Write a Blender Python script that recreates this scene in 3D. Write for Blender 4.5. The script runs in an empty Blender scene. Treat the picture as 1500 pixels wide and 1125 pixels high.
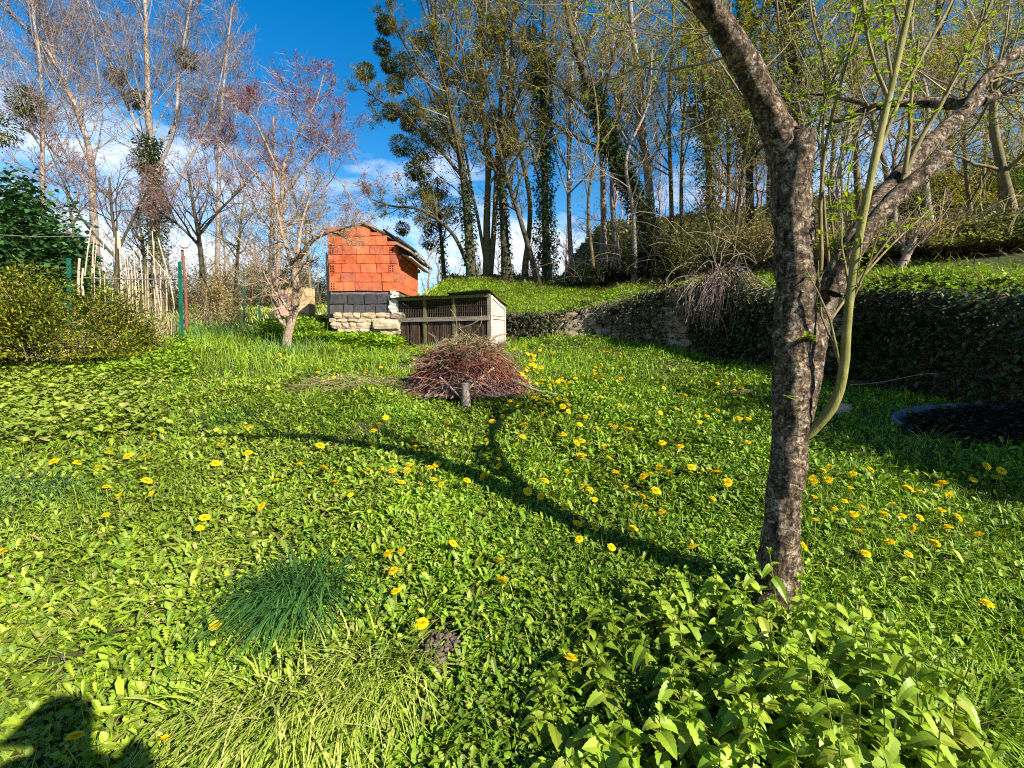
import bpy, math
import numpy as np
from mathutils import Vector, noise as mnoise

# ------------------------------------------------------------------ camera, sky, sun, exposure
sc = bpy.context.scene
R = np.random.default_rng(11)
FPX, PITCH = 680.0, math.atan(62.5 / 680.0)
cam_d = bpy.data.cameras.new("camera"); cam = bpy.data.objects.new("camera", cam_d)
sc.collection.objects.link(cam); sc.camera = cam
cam_d.sensor_width = 36.0; cam_d.lens = FPX / 1500 * 36.0
cam_d.clip_start = 0.05; cam_d.clip_end = 2000
cam.location = (0, 0, 0); cam.rotation_euler = (math.pi / 2 - PITCH, 0, 0)

SUN_H = np.array([0.76, -0.65]); SUN_EL = math.radians(31)
sdir = Vector((SUN_H[0] * math.cos(SUN_EL), SUN_H[1] * math.cos(SUN_EL), math.sin(SUN_EL))).normalized()
sun_d = bpy.data.lights.new("sun", 'SUN'); sun = bpy.data.objects.new("sun", sun_d)
sc.collection.objects.link(sun)
sun_d.energy = 5.0; sun_d.angle = math.radians(0.5); sun_d.color = (1.0, 0.93, 0.80)
sun.rotation_euler = (-sdir).to_track_quat('-Z', 'Y').to_euler()

sc.view_settings.view_transform = 'Standard'; sc.view_settings.look = 'None'
sc.view_settings.exposure = 1.58; sc.view_settings.gamma = 1.0
sc.cycles.max_bounces = 5; sc.cycles.diffuse_bounces = 3; sc.cycles.transmission_bounces = 4
sc.cycles.transparent_max_bounces = 4
sc.cycles.use_denoising = False; sc.cycles.filter_width = 1.15


def nn(nt, typ, **kw):
    n = nt.nodes.new(typ)
    for k, v in kw.items():
        if k in n.inputs.keys(): n.inputs[k].default_value = v
        else: setattr(n, k, v)
    return n


def ramp(nt, fac, stops):
    r = nt.nodes.new('ShaderNodeValToRGB')
    el = r.color_ramp.elements
    while len(el) < len(stops): el.new(0.5)
    for e, (p, c) in zip(el, stops):
        e.position = p; e.color = (*c, 1) if len(c) == 3 else c
    nt.links.new(fac, r.inputs['Fac'])
    return r.outputs['Color']


w = bpy.data.worlds.new("World"); sc.world = w; w.use_nodes = True
nt = w.node_tree; nt.nodes.clear(); L = nt.links.new
sky = nn(nt, 'ShaderNodeTexSky'); sky.sky_type = 'NISHITA'; sky.sun_disc = False
sky.sun_elevation = SUN_EL; sky.sun_rotation = math.atan2(SUN_H[0], SUN_H[1])
sky.air_density = 1.0; sky.dust_density = 0.3; sky.ozone_density = 2.0
hs = nn(nt, 'ShaderNodeHueSaturation', Saturation=1.48, Value=1.12); L(sky.outputs[0], hs.inputs['Color'])
tc = nn(nt, 'ShaderNodeTexCoord')
mp = nn(nt, 'ShaderNodeMapping'); mp.inputs['Scale'].default_value = (1.0, 1.0, 2.6); L(tc.outputs['Generated'], mp.inputs['Vector'])
nz = nn(nt, 'ShaderNodeTexNoise', Scale=3.1, Detail=9.0, Roughness=0.58, Distortion=0.25); L(mp.outputs[0], nz.inputs['Vector'])
sep = nn(nt, 'ShaderNodeSeparateXYZ'); L(tc.outputs['Generated'], sep.inputs[0])
el_r = ramp(nt, sep.outputs['Z'], [(0.0, (0.20,) * 3), (0.16, (0.18,) * 3), (0.30, (0.10,) * 3), (0.44, (-.06,) * 3)])
mx = nn(nt, 'ShaderNodeMapRange'); mx.inputs['From Min'].default_value = -0.15; mx.inputs['From Max'].default_value = -0.6
mx.inputs['To Min'].default_value = 0.0; mx.inputs['To Max'].default_value = 0.045; L(sep.outputs['X'], mx.inputs['Value'])
add = nn(nt, 'ShaderNodeMath', operation='ADD'); L(nz.outputs['Fac'], add.inputs[0]); L(el_r, add.inputs[1])
add2 = nn(nt, 'ShaderNodeMath', operation='ADD'); L(add.outputs[0], add2.inputs[0]); L(mx.outputs[0], add2.inputs[1])
cl = ramp(nt, add2.outputs[0], [(0.60, (0,) * 3), (0.84, (1,) * 3)])
mixc = nn(nt, 'ShaderNodeMix', data_type='RGBA'); L(cl, mixc.inputs[0]); L(hs.outputs[0], mixc.inputs[6])
mixc.inputs[7].default_value = (8.2, 8.6, 9.3, 1)
bg = nn(nt, 'ShaderNodeBackground', Strength=0.058); L(mixc.outputs[2], bg.inputs['Color'])
out = nn(nt, 'ShaderNodeOutputWorld'); L(bg.outputs[0], out.inputs['Surface'])


# ------------------------------------------------------------------ pixel <-> world
CP, SP = math.cos(PITCH), math.sin(PITCH)


def PX(px, py, y):
    """world point on the ray through photo pixel (px, py) at world depth y"""
    u, v = (px - 750) / FPX, (562.5 - py) / FPX
    d = np.array([u, CP + v * SP, -SP + v * CP])
    return d * (y / d[1])


def proj(P):
    P = np.asarray(P, float)
    f = P[..., 1] * CP - P[..., 2] * SP
    up = P[..., 1] * SP + P[..., 2] * CP
    f = np.where(f < 0.05, 0.05, f)
    return 750 + FPX * P[..., 0] / f, 562.5 - FPX * up / f


def sstep(a, b, x):
    t = np.clip((x - a) / (b - a), 0, 1); return t * t * (3 - 2 * t)


# ------------------------------------------------------------------ terrain
WALL = np.array([(-40, 14.5), (-2.2, 10.9), (-0.1, 10.5), (1.4, 10.3), (2.3, 10.0), (3.0, 9.4), (3.6, 8.4), (4.1, 7.2), (4.9, 5.3), (5.7, 3.7), (7.5, 0.4), (9.5, -3.5), (13, -12)], float)
CREST = np.array([1.2, .72, .48, .52, .70, .92, .88, .66, .42, .30, .35, .4, .4])


def wall_dist(x, y):
    best = np.full(x.shape, 1e9); sgn = np.ones(x.shape); cz = np.zeros(x.shape)
    for i in range(len(WALL) - 1):
        a, b = WALL[i], WALL[i + 1]; d = b - a; l2 = d @ d
        t = np.clip(((x - a[0]) * d[0] + (y - a[1]) * d[1]) / l2, 0, 1)
        qx, qy = a[0] + t * d[0], a[1] + t * d[1]
        dd = np.hypot(x - qx, y - qy)
        cr = d[0] * (y - a[1]) - d[1] * (x - a[0])
        m = dd < best - 1e-9
        best = np.where(m, dd, best); sgn = np.where(m, np.sign(cr), sgn)
        cz = np.where(m, CREST[i] + t * (CREST[i + 1] - CREST[i]), cz)
    return best * sgn, cz


def plane_h(x, y):
    yy = np.clip(y, -4, 30)
    z = -1.5 + 0.15 * np.where(yy < 0, yy * 0.5, np.minimum(yy, 26))
    z = z + 0.10 * sstep(-3, -8, x) * sstep(3, 7, y)
    return z


def H(x, y):
    x = np.asarray(x, float); y = np.asarray(y, float)
    z = plane_h(x, y)
    d, cz = wall_dist(x, y)
    db = np.maximum(d - 0.15, 0)
    t = cz + 0.25 * np.minimum(db, 7) + np.maximum(np.minimum(db, 45) - 7, 0) * (0.29 * sstep(2.5, 11, x)) - 0.02
    wgt = np.where(d > 0.15, 1.0, 0.0) * sstep(-4.0, -2.2, x)
    z = z * (1 - wgt) + t * wgt
    bump = 0.022 * (np.sin(2.3 * x + 1.1 * y) + np.sin(1.7 * y - 2.9 * x + 1.3) + 0.6 * np.sin(5.1 * x + 4.3 * y))
    bump = bump + 0.05 * np.sin(0.9 * x + 0.4) * np.sin(0.7 * y + 1.2)
    return z + bump * sstep(0, 1.5, y) * np.where(np.abs(x) < 40, 1, 0)


def G(px, py, ymax=60):
    """first ground point hit by the ray through the pixel"""
    ys = np.concatenate([np.linspace(0.8, 14, 1400), np.linspace(14, ymax, 600)])
    d = PX(px, py, 1.0)
    P = ys[:, None] * d[None]
    k = np.nonzero(P[:, 2] <= H(P[:, 0], P[:, 1]))[0]
    i = k[0] if len(k) else len(ys) - 1
    p = P[i].copy(); p[2] = float(H(p[0], p[1])); return p


# ------------------------------------------------------------------ mesh helpers
COL = sc.collection


class MB:
    def __init__(s): s.v = []; s.f4 = []; s.f3 = []; s.n = 0

    def add(s, V, F):
        V = np.asarray(V, float).reshape(-1, 3); F = np.asarray(F, int)
        (s.f4 if F.shape[1] == 4 else s.f3).append(F + s.n); s.v.append(V); s.n += len(V)

    def box(s, c, a, b, d, jit=0.0):
        c, a, b, d = [np.asarray(q, float) for q in (c, a, b, d)]
        V = np.array([c + i * a + j * b + k * d for k in (-1, 1) for j in (-1, 1) for i in (-1, 1)])
        if jit: V = V + R.normal(0, jit, V.shape)
        s.add(V, [(0, 2, 3, 1), (4, 5, 7, 6), (0, 1, 5, 4), (2, 6, 7, 3), (0, 4, 6, 2), (1, 3, 7, 5)])

    def build(s, name, mat, parent=None, origin=None, smooth=False):
        V = np.concatenate(s.v) if s.v else np.zeros((0, 3))
        o0 = np.zeros(3) if origin is None else np.asarray(origin, float)
        V = V - o0
        q = np.concatenate(s.f4) if s.f4 else np.zeros((0, 4), int)
        t = np.concatenate(s.f3) if s.f3 else np.zeros((0, 3), int)
        me = bpy.data.meshes.new(name)
        me.vertices.add(len(V)); me.vertices.foreach_set('co', V.astype(np.float32).ravel())
        li = np.concatenate([q.ravel(), t.ravel()]).astype(np.int32)
        me.loops.add(len(li)); me.loops.foreach_set('vertex_index', li)
        st = np.concatenate([np.arange(len(q)) * 4, len(q) * 4 + np.arange(len(t)) * 3]).astype(np.int32)
        me.polygons.add(len(st)); me.polygons.foreach_set('loop_start', st)
        me.polygons.foreach_set('use_smooth', np.full(len(st), bool(smooth)))
        me.update(calc_edges=True)
        if isinstance(mat, (list, tuple)):
            for m in mat: me.materials.append(m)
        else: me.materials.append(mat)
        o = bpy.data.objects.new(name, me); COL.objects.link(o)
        if parent is not None: o.parent = parent
        elif origin is not None: o.location = o0
        return o


def tag(o, label=None, cat=None, group=None, kind=None):
    if label: o['label'] = label
    if cat: o['category'] = cat
    if group: o['group'] = group
    if kind: o['kind'] = kind
    return o


def thing(name, label, cat, loc, group=None):
    o = bpy.data.objects.new(name, None); COL.objects.link(o)
    o.location = tuple(loc); o.empty_display_size = 0.1
    return tag(o, label, cat, group)


def norm(v): return v / np.maximum(np.linalg.norm(v, axis=-1, keepdims=True), 1e-9)


def spline(pts, n):
    """Catmull-Rom through pts (k,d) resampled to n points"""
    P = np.asarray(pts, float); k = len(P)
    if k == 2: return P[0] + (P[1] - P[0]) * np.linspace(0, 1, n)[:, None]
    E = np.vstack([2 * P[0] - P[1], P, 2 * P[-1] - P[-2]])
    s = np.linspace(0, k - 1 - 1e-6, n); i = s.astype(int); t = (s - i)[:, None]
    a, b, c, d = E[i], E[i + 1], E[i + 2], E[i + 3]
    return 0.5 * (2 * b + (c - a) * t + (2 * a - 5 * b + 4 * c - d) * t ** 2 + (3 * b - a - 3 * c + d) * t ** 3)


def tubes(mb, P, Rd, sides=4, cap=False):
    """P (N,K,3), Rd (N,K)"""
    P = np.asarray(P, float); Rd = np.asarray(Rd, float)
    if P.ndim == 2: P = P[None]; Rd = Rd[None]
    N, K, _ = P.shape
    if N == 0: return
    if cap:
        P = np.concatenate([P, P[:, -1:] + 0.001 * norm(P[:, -1:] - P[:, -2:-1])], 1); Rd = np.concatenate([Rd, np.zeros((N, 1)) + 1e-4], 1); K += 1
    T = norm(np.gradient(P, axis=1)); m = T.mean(1)
    ref = np.eye(3)[np.argmin(np.abs(m), axis=1)][:, None, :]
    U = norm(np.cross(T, np.broadcast_to(ref, T.shape))); V = np.cross(T, U)
    a = np.arange(sides) * 2 * np.pi / sides
    X = P[:, :, None] + Rd[:, :, None, None] * (np.cos(a)[None, None, :, None] * U[:, :, None] + np.sin(a)[None, None, :, None] * V[:, :, None])
    idx = np.arange(N * K * sides).reshape(N, K, sides)
    nx = np.roll(idx, -1, axis=2)
    F = np.stack([idx[:, :-1], nx[:, :-1], nx[:, 1:], idx[:, 1:]], -1).reshape(-1, 4)
    mb.add(X.reshape(-1, 3), F)


OVAL = ([0, .25, .6, 1], [.0, .85, .8, 0]); OVAL2 = ([0, .45, 1], [.0, 1, .0])
LONG = ([0, .3, .7, 1], [.25, .8, 1, .1])


def leaves(mb, pos, az, el, Ln, Wd, shape=OVAL2, bend=0.3, fold=0.25, roll=0.0):
    pos = np.asarray(pos, float); N = len(pos)
    if N == 0: return
    az, el, Ln, Wd, bend, roll, fold = [np.broadcast_to(np.asarray(q, float), (N,)) for q in (az, el, Ln, Wd, bend, roll, fold)]
    d = np.stack([np.cos(el) * np.cos(az), np.cos(el) * np.sin(az), np.sin(el)], -1)
    s = np.stack([-np.sin(az), np.cos(az), 0 * az], -1)
    n = np.cross(d, s)
    s2 = s * np.cos(roll)[:, None] + n * np.sin(roll)[:, None]; n2 = np.cross(d, s2)
    t = np.array(shape[0]); wv = np.array(shape[1]); K = len(t)
    C = pos[:, None] + d[:, None] * (Ln[:, None] * t)[..., None]
    C[..., 2] -= bend[:, None] * Ln[:, None] * t ** 2
    hw = (0.5 * Wd[:, None] * wv)[..., None]
    up = fold[:, None, None] * hw * n2[:, None]
    Lf = C + s2[:, None] * hw + up; Rt = C - s2[:, None] * hw + up
    V = np.stack([Lf, C, Rt], 2)
    idx = np.arange(N * K * 3).reshape(N, K, 3)
    F = np.stack([idx[:, :-1, :-1], idx[:, :-1, 1:], idx[:, 1:, 1:], idx[:, 1:, :-1]], -1).reshape(-1, 4)
    mb.add(V.reshape(-1, 3), F)


def blades(mb, pos, az, el, Ln, Wd, bend=0.5, K=4):
    pos = np.asarray(pos, float); N = len(pos)
    if N == 0: return
    az, el, Ln, Wd, bend = [np.broadcast_to(np.asarray(q, float), (N,)) for q in (az, el, Ln, Wd, bend)]
    d = np.stack([np.cos(el) * np.cos(az), np.cos(el) * np.sin(az), np.sin(el)], -1)
    tw = R.normal(0, .5, N)
    s = np.stack([-np.sin(az + tw), np.cos(az + tw), 0 * az], -1)
    t = np.linspace(0, 1, K); wv = (1 - t ** 2.2) * 0.9 + 0.05
    C = pos[:, None] + d[:, None] * (Ln[:, None] * t)[..., None]
    C[..., 2] -= bend[:, None] * Ln[:, None] * t ** 2
    C[..., :2] += d[:, None, :2] * (bend[:, None] * Ln[:, None] * 0.35 * t ** 2)[..., None]
    hw = (0.5 * Wd[:, None] * wv)[..., None]
    V = np.stack([C + s[:, None] * hw, C - s[:, None] * hw], 2)
    idx = np.arange(N * K * 2).reshape(N, K, 2)
    F = np.stack([idx[:, :-1, 0], idx[:, :-1, 1], idx[:, 1:, 1], idx[:, 1:, 0]], -1).reshape(-1, 4)
    mb.add(V.reshape(-1, 3), F)


def grow(P, Rd, n, t0=.3, t1=1.0, ang=50, ln=.5, K=5, up=.1, wob=.15, rr=.6, abs_len=None, taper=.25, rmin=.003):
    """children of every path: returns (paths, radii)"""
    N, K0, _ = P.shape
    i = np.repeat(np.arange(N), n); M = len(i)
    t = t0 + (t1 - t0) * R.random(M)
    f = t * (K0 - 1); k = np.minimum(f.astype(int), K0 - 2); fr = (f - k)[:, None]
    base = P[i, k] * (1 - fr) + P[i, k + 1] * fr
    T = norm(P[i, k + 1] - P[i, k])
    r0 = (Rd[i, k] * (1 - fr[:, 0]) + Rd[i, k + 1] * fr[:, 0]) * rr
    r0 = np.maximum(r0, rmin)
    pl = np.linalg.norm(np.diff(P, axis=1), axis=-1).sum(1)
    length = (abs_len if abs_len else ln * pl[i]) * (0.55 + 0.8 * R.random(M)) * (1.15 - 0.6 * (t - t0) / max(t1 - t0, 1e-6))
    rv = R.normal(0, 1, (M, 3)); perp = norm(rv - (rv * T).sum(1, keepdims=True) * T)
    a = np.radians(ang * (0.7 + 0.6 * R.random(M)))[:, None]
    D = norm(T * np.cos(a) + perp * np.sin(a))
    Q = np.zeros((M, K, 3)); Q[:, 0] = base; step = (length / (K - 1))[:, None]
    for j in range(1, K):
        D = norm(D + R.normal(0, wob, (M, 3)) + np.array([0, 0, up]))
        Q[:, j] = Q[:, j - 1] + D * step
    rad = r0[:, None] * np.linspace(1, taper, K)[None]
    return Q, np.maximum(rad, rmin * .6)


# ------------------------------------------------------------------ materials
def new_mat(name):
    m = bpy.data.materials.new(name); m.use_nodes = True; t = m.node_tree; t.nodes.clear()
    o = t.nodes.new('ShaderNodeOutputMaterial'); return m, t, o


def leafmat(name, cols, trans=0.3, rough=0.5, tcol=(1.25, 1.2, .5), spec=.25):
    m, t, o = new_mat(name); L = t.links.new
    g = nn(t, 'ShaderNodeNewGeometry')
    c = ramp(t, g.outputs['Random Per Island'], [(i / max(len(cols) - 1, 1), q) for i, q in enumerate(cols)])
    tcn = nn(t, 'ShaderNodeTexCoord'); nz = nn(t, 'ShaderNodeTexNoise', Scale=1.1, Detail=3.0); L(tcn.outputs['Object'], nz.inputs['Vector'])
    v = ramp(t, nz.outputs['Fac'], [(.3, (.72,) * 3), (.7, (1.25,) * 3)])
    mu = nn(t, 'ShaderNodeMix', data_type='RGBA', blend_type='MULTIPLY'); mu.inputs[0].default_value = 1
    L(c, mu.inputs[6]); L(v, mu.inputs[7])
    p = nn(t, 'ShaderNodeBsdfPrincipled', Roughness=rough); p.inputs['Specular IOR Level'].default_value = spec
    L(mu.outputs[2], p.inputs['Base Color'])
    tr = nn(t, 'ShaderNodeBsdfTranslucent')
    m2 = nn(t, 'ShaderNodeMix', data_type='RGBA', blend_type='MULTIPLY'); m2.inputs[0].default_value = 1
    L(mu.outputs[2], m2.inputs[6]); m2.inputs[7].default_value = (*tcol, 1); L(m2.outputs[2], tr.inputs['Color'])
    mix = nn(t, 'ShaderNodeMixShader'); mix.inputs[0].default_value = trans
    L(p.outputs[0], mix.inputs[1]); L(tr.outputs[0], mix.inputs[2]); L(mix.outputs[0], o.inputs['Surface'])
    return m


def barkmat(name, c0, c1, c2=None, scale=(8, 8, 3), bump=.6, spots=None, rough=.85):
    m, t, o = new_mat(name); L = t.links.new
    tcn = nn(t, 'ShaderNodeTexCoord'); mp = nn(t, 'ShaderNodeMapping'); mp.inputs['Scale'].default_value = scale
    L(tcn.outputs['Object'], mp.inputs['Vector'])
    nz = nn(t, 'ShaderNodeTexNoise', Scale=2.0, Detail=8.0, Roughness=.7, Distortion=.6); L(mp.outputs[0], nz.inputs['Vector'])
    c = ramp(t, nz.outputs['Fac'], [(.32, c0), (.52, c1), (.70, c2 or c1)])
    if spots:
        vz = nn(t, 'ShaderNodeTexNoise', Scale=9.0, Detail=5.0, Roughness=.6); L(tcn.outputs['Object'], vz.inputs['Vector'])
        msk = ramp(t, vz.outputs['Fac'], [(.56, (0,) * 3), (.63, (1,) * 3)])
        mxx = nn(t, 'ShaderNodeMix', data_type='RGBA'); L(msk, mxx.inputs[0]); L(c, mxx.inputs[6]); mxx.inputs[7].default_value = (*spots, 1)
        c = mxx.outputs[2]
    p = nn(t, 'ShaderNodeBsdfPrincipled', Roughness=rough); p.inputs['Specular IOR Level'].default_value = .2
    L(c, p.inputs['Base Color'])
    b = nn(t, 'ShaderNodeBump', Strength=bump, Distance=.02); L(nz.outputs['Fac'], b.inputs['Height']); L(b.outputs[0], p.inputs['Normal'])
    L(p.outputs[0], o.inputs['Surface']); return m


def islandmat(name, cols, nscale=14, dirt=.5, rough=.85, bump=.35):
    """per-piece colour with surface dirt"""
    m, t, o = new_mat(name); L = t.links.new
    g = nn(t, 'ShaderNodeNewGeometry')
    c = ramp(t, g.outputs['Random Per Island'], [(i / max(len(cols) - 1, 1), q) for i, q in enumerate(cols)])
    tcn = nn(t, 'ShaderNodeTexCoord'); nz = nn(t, 'ShaderNodeTexNoise', Scale=nscale, Detail=7.0, Roughness=.65); L(tcn.outputs['Object'], nz.inputs['Vector'])
    v = ramp(t, nz.outputs['Fac'], [(.3, (1 - dirt,) * 3), (.6, (1.1,) * 3)])
    mu = nn(t, 'ShaderNodeMix', data_type='RGBA', blend_type='MULTIPLY'); mu.inputs[0].default_value = 1
    L(c, mu.inputs[6]); L(v, mu.inputs[7])
    p = nn(t, 'ShaderNodeBsdfPrincipled', Roughness=rough); p.inputs['Specular IOR Level'].default_value = .2
    L(mu.outputs[2], p.inputs['Base Color'])
    b = nn(t, 'ShaderNodeBump', Strength=bump, Distance=.01); L(nz.outputs['Fac'], b.inputs['Height']); L(b.outputs[0], p.inputs['Normal'])
    L(p.outputs[0], o.inputs['Surface']); return m


M = {}
M['soil'] = barkmat('soil', (.018, .022, .006), (.045, .055, .012), (.075, .06, .03), scale=(3, 3, 3), bump=.8)
M['dirt'] = barkmat('dirt', (.055, .04, .028), (.14, .105, .075), (.22, .17, .125), scale=(20, 20, 20), bump=1)
M['herb'] = leafmat('herb', [(.05, .11, .006), (.13, .21, .010), (.20, .28, .014), (.24, .31, .02), (.09, .16, .010), (.15, .18, .03), (.15, .23, .012)], .22)
M['herb_pale'] = leafmat('herb_pale', [(.07, .14, .010), (.19, .25, .02), (.27, .32, .04), (.13, .19, .012), (.24, .22, .06), (.10, .17, .012), (.22, .28, .03)], .2)
M['herb_deep'] = leafmat('herb_deep', [(.05, .12, .006), (.09, .18, .008), (.13, .24, .010), (.18, .29, .014)], .22)
M['grass'] = leafmat('grass', [(.10, .20, .008), (.17, .29, .012), (.24, .36, .02), (.14, .24, .01)], .25)
M['grass_dark'] = leafmat('grass_dark', [(.025, .075, .018), (.04, .11, .025), (.065, .15, .02)], .25, rough=.5, spec=.2)
M['grass_yellow'] = leafmat('grass_yellow', [(.12, .20, .015), (.22, .30, .03), (.34, .40, .06), (.42, .40, .13)], .2)
M['grass_blue'] = leafmat('grass_blue', [(.06, .13, .04), (.10, .19, .06), (.14, .24, .07)], .3)
M['nettle'] = leafmat('nettle', [(.12, .21, .012), (.26, .30, .03), (.20, .31, .02), (.29, .40, .035), (.16, .26, .014), (.24, .35, .025)], .33, rough=.45)
M['ivy'] = leafmat('ivy', [(.010, .030, .006), (.02, .05, .009), (.035, .075, .014), (.05, .09, .02)], .12, rough=.38, spec=.45)
M['ivy_dark'] = leafmat('ivy_dark', [(.010, .022, .007), (.02, .042, .010), (.04, .07, .016), (.09, .075, .035)], .1, rough=.45, spec=.35)
M['undergrowth'] = leafmat('undergrowth', [(.025, .035, .010), (.07, .08, .02), (.18, .13, .07), (.06, .10, .022), (.26, .19, .11)], .25)
M['hedge'] = leafmat('hedge', [(.012, .04, .012), (.022, .065, .018), (.04, .10, .025), (.06, .13, .03)], .15, rough=.4, spec=.45)
M['juniper'] = leafmat('juniper', [(.025, .045, .005), (.06, .085, .008), (.15, .165, .012), (.33, .29, .015)], .2)
M['bud'] = leafmat('bud', [(.17, .17, .015), (.26, .25, .02), (.34, .32, .03), (.20, .22, .03)], .4)
M['bud_olive'] = leafmat('bud_olive', [(.10, .10, .016), (.17, .16, .022), (.25, .22, .03)], .35)
M['bud_bright'] = leafmat('bud_bright', [(.32, .30, .015), (.45, .40, .02), (.30, .34, .03)], .4)
M['shootleaf'] = leafmat('shootleaf', [(.16, .27, .012), (.24, .36, .02), (.30, .40, .03)], .4)
M['red_bud'] = leafmat('red_bud', [(.26, .015, .05), (.38, .03, .08), (.20, .02, .03), (.32, .06, .08)], .25)
M['mistletoe'] = leafmat('mistletoe', [(.025, .035, .006), (.06, .07, .010), (.12, .12, .016)], .2)
M['mistletoe_gold'] = leafmat('mistletoe_gold', [(.07, .07, .008), (.12, .115, .012), (.17, .15, .015)], .25)
M['dead_leaf'] = leafmat('dead_leaf', [(.07, .045, .03), (.12, .075, .05), (.17, .12, .08), (.09, .08, .035)], .2)
M['thatch'] = leafmat('thatch', [(.16, .11, .05), (.28, .21, .10), (.12, .07, .035), (.36, .29, .15)], .2)
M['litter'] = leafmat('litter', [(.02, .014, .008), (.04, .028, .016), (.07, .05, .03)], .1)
M['brown_bush'] = leafmat('brown_bush', [(.24, .18, .08), (.36, .27, .14), (.22, .20, .08), (.46, .37, .22)], .35)
M['scrub_green'] = leafmat('scrub_green', [(.10, .13, .025), (.20, .22, .05), (.30, .30, .09), (.26, .20, .10), (.14, .20, .03)], .35)
M['straw'] = leafmat('straw', [(.32, .24, .13), (.42, .33, .20), (.26, .19, .10)], .2)
def flakebark(name):
    m, t, o = new_mat(name); L = t.links.new
    tcn = nn(t, 'ShaderNodeTexCoord'); mp = nn(t, 'ShaderNodeMapping'); mp.inputs['Scale'].default_value = (15, 15, 21); L(tcn.outputs['Object'], mp.inputs['Vector'])
    mpv = nn(t, 'ShaderNodeMapping'); mpv.inputs['Scale'].default_value = (30, 30, 9); L(tcn.outputs['Object'], mpv.inputs['Vector'])
    nh = nn(t, 'ShaderNodeTexNoise', Scale=1.6, Detail=10.0, Roughness=.75, Distortion=1.6); L(mp.outputs[0], nh.inputs['Vector'])
    nv = nn(t, 'ShaderNodeTexNoise', Scale=1.3, Detail=8.0, Roughness=.7, Distortion=1.2); L(mpv.outputs[0], nv.inputs['Vector'])
    vo = nn(t, 'ShaderNodeTexVoronoi', Scale=4.2, Randomness=1.0)
    ad = nn(t, 'ShaderNodeMix', data_type='RGBA'); ad.inputs[0].default_value = .55; L(mp.outputs[0], ad.inputs[6]); L(nv.outputs['Color'], ad.inputs[7]); L(ad.outputs[2], vo.inputs['Vector'])
    sp = nn(t, 'ShaderNodeSeparateColor'); L(vo.outputs['Color'], sp.inputs[0])
    c1 = ramp(t, nh.outputs['Fac'], [(.34, (.016, .011, .007)), (.46, (.07, .047, .030)), (.55, (.19, .138, .092)), (.66, (.44, .38, .29))])
    c2 = ramp(t, nv.outputs['Fac'], [(.38, (.2,) * 3), (.5, (1.0,) * 3), (.62, (1.6,) * 3)])
    c3 = ramp(t, sp.outputs[0], [(0, (.6,) * 3), (.7, (1.1,) * 3), (1, (1.7,) * 3)])
    mu = nn(t, 'ShaderNodeMix', data_type='RGBA', blend_type='MULTIPLY'); mu.inputs[0].default_value = 1; L(c1, mu.inputs[6]); L(c2, mu.inputs[7])
    m3 = nn(t, 'ShaderNodeMix', data_type='RGBA', blend_type='MULTIPLY'); m3.inputs[0].default_value = 1; L(mu.outputs[2], m3.inputs[6]); L(c3, m3.inputs[7])
    n2 = nn(t, 'ShaderNodeTexNoise', Scale=30.0, Detail=6.0, Roughness=.6); L(tcn.outputs['Object'], n2.inputs['Vector'])
    lk = ramp(t, n2.outputs['Fac'], [(.60, (0,) * 3), (.65, (.8,) * 3)])
    m4 = nn(t, 'ShaderNodeMix', data_type='RGBA'); L(lk, m4.inputs[0]); L(m3.outputs[2], m4.inputs[6]); m4.inputs[7].default_value = (.33, .32, .27, 1)
    p = nn(t, 'ShaderNodeBsdfPrincipled', Roughness=.9); p.inputs['Specular IOR Level'].default_value = .15; L(m4.outputs[2], p.inputs['Base Color'])
    ah = nn(t, 'ShaderNodeMath', operation='ADD'); L(nh.outputs['Fac'], ah.inputs[0]); L(nv.outputs['Fac'], ah.inputs[1])
    b = nn(t, 'ShaderNodeBump', Strength=1.0, Distance=.025); L(ah.outputs[0], b.inputs['Height']); L(b.outputs[0], p.inputs['Normal'])
    L(p.outputs[0], o.inputs['Surface']); return m


M['bark_cherry'] = flakebark('bark_cherry')
M['bark_plum'] = barkmat('bark_plum', (.10, .07, .05), (.24, .17, .12), (.36, .28, .22), scale=(6, 6, 14), bump=.7)
M['bark_pale'] = barkmat('bark_pale', (.10, .085, .07), (.22, .18, .15), (.32, .27, .23), scale=(4, 4, 2), bump=.5)
M['bark_dark'] = barkmat('bark_dark', (.025, .02, .012), (.06, .05, .03), (.11, .09, .05), scale=(5, 5, 2), bump=.8)
M['bark_olive'] = barkmat('bark_olive', (.05, .042, .018), (.12, .098, .045), (.19, .155, .085), scale=(5, 5, 2), bump=.6)
M['twig_grey'] = islandmat('twig_grey', [(.15, .115, .10), (.25, .20, .17), (.19, .14, .11)], bump=0)
M['twig_tan'] = islandmat('twig_tan', [(.13, .10, .05), (.21, .165, .085), (.30, .24, .14)], bump=0)
M['twig_olive'] = islandmat('twig_olive', [(.09, .075, .035), (.18, .145, .07), (.28, .23, .12)], bump=0)
M['twig_dark'] = islandmat('twig_dark', [(.025, .02, .013), (.05, .04, .025), (.08, .065, .04)], bump=0)
M['twig_red'] = islandmat('twig_red', [(.16, .04, .022), (.26, .075, .04), (.12, .05, .035), (.28, .12, .08)], bump=0)
M['twig_pink'] = islandmat('twig_pink', [(.16, .10, .085), (.27, .19, .16), (.20, .13, .11)], bump=0)
M['shoot'] = barkmat('shoot', (.085, .08, .02), (.17, .155, .045), (.25, .22, .09), scale=(14, 14, 5), bump=.3)
M['shoot_brown'] = barkmat('shoot_brown', (.07, .055, .025), (.15, .12, .05), (.24, .20, .10), scale=(14, 14, 5), bump=.3)
M['brick'] = islandmat('brick', [(.36, .075, .028), (.46, .10, .035), (.40, .09, .04), (.50, .13, .055), (.44, .10, .035), (.28, .085, .05)], nscale=7, dirt=.5)
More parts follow.
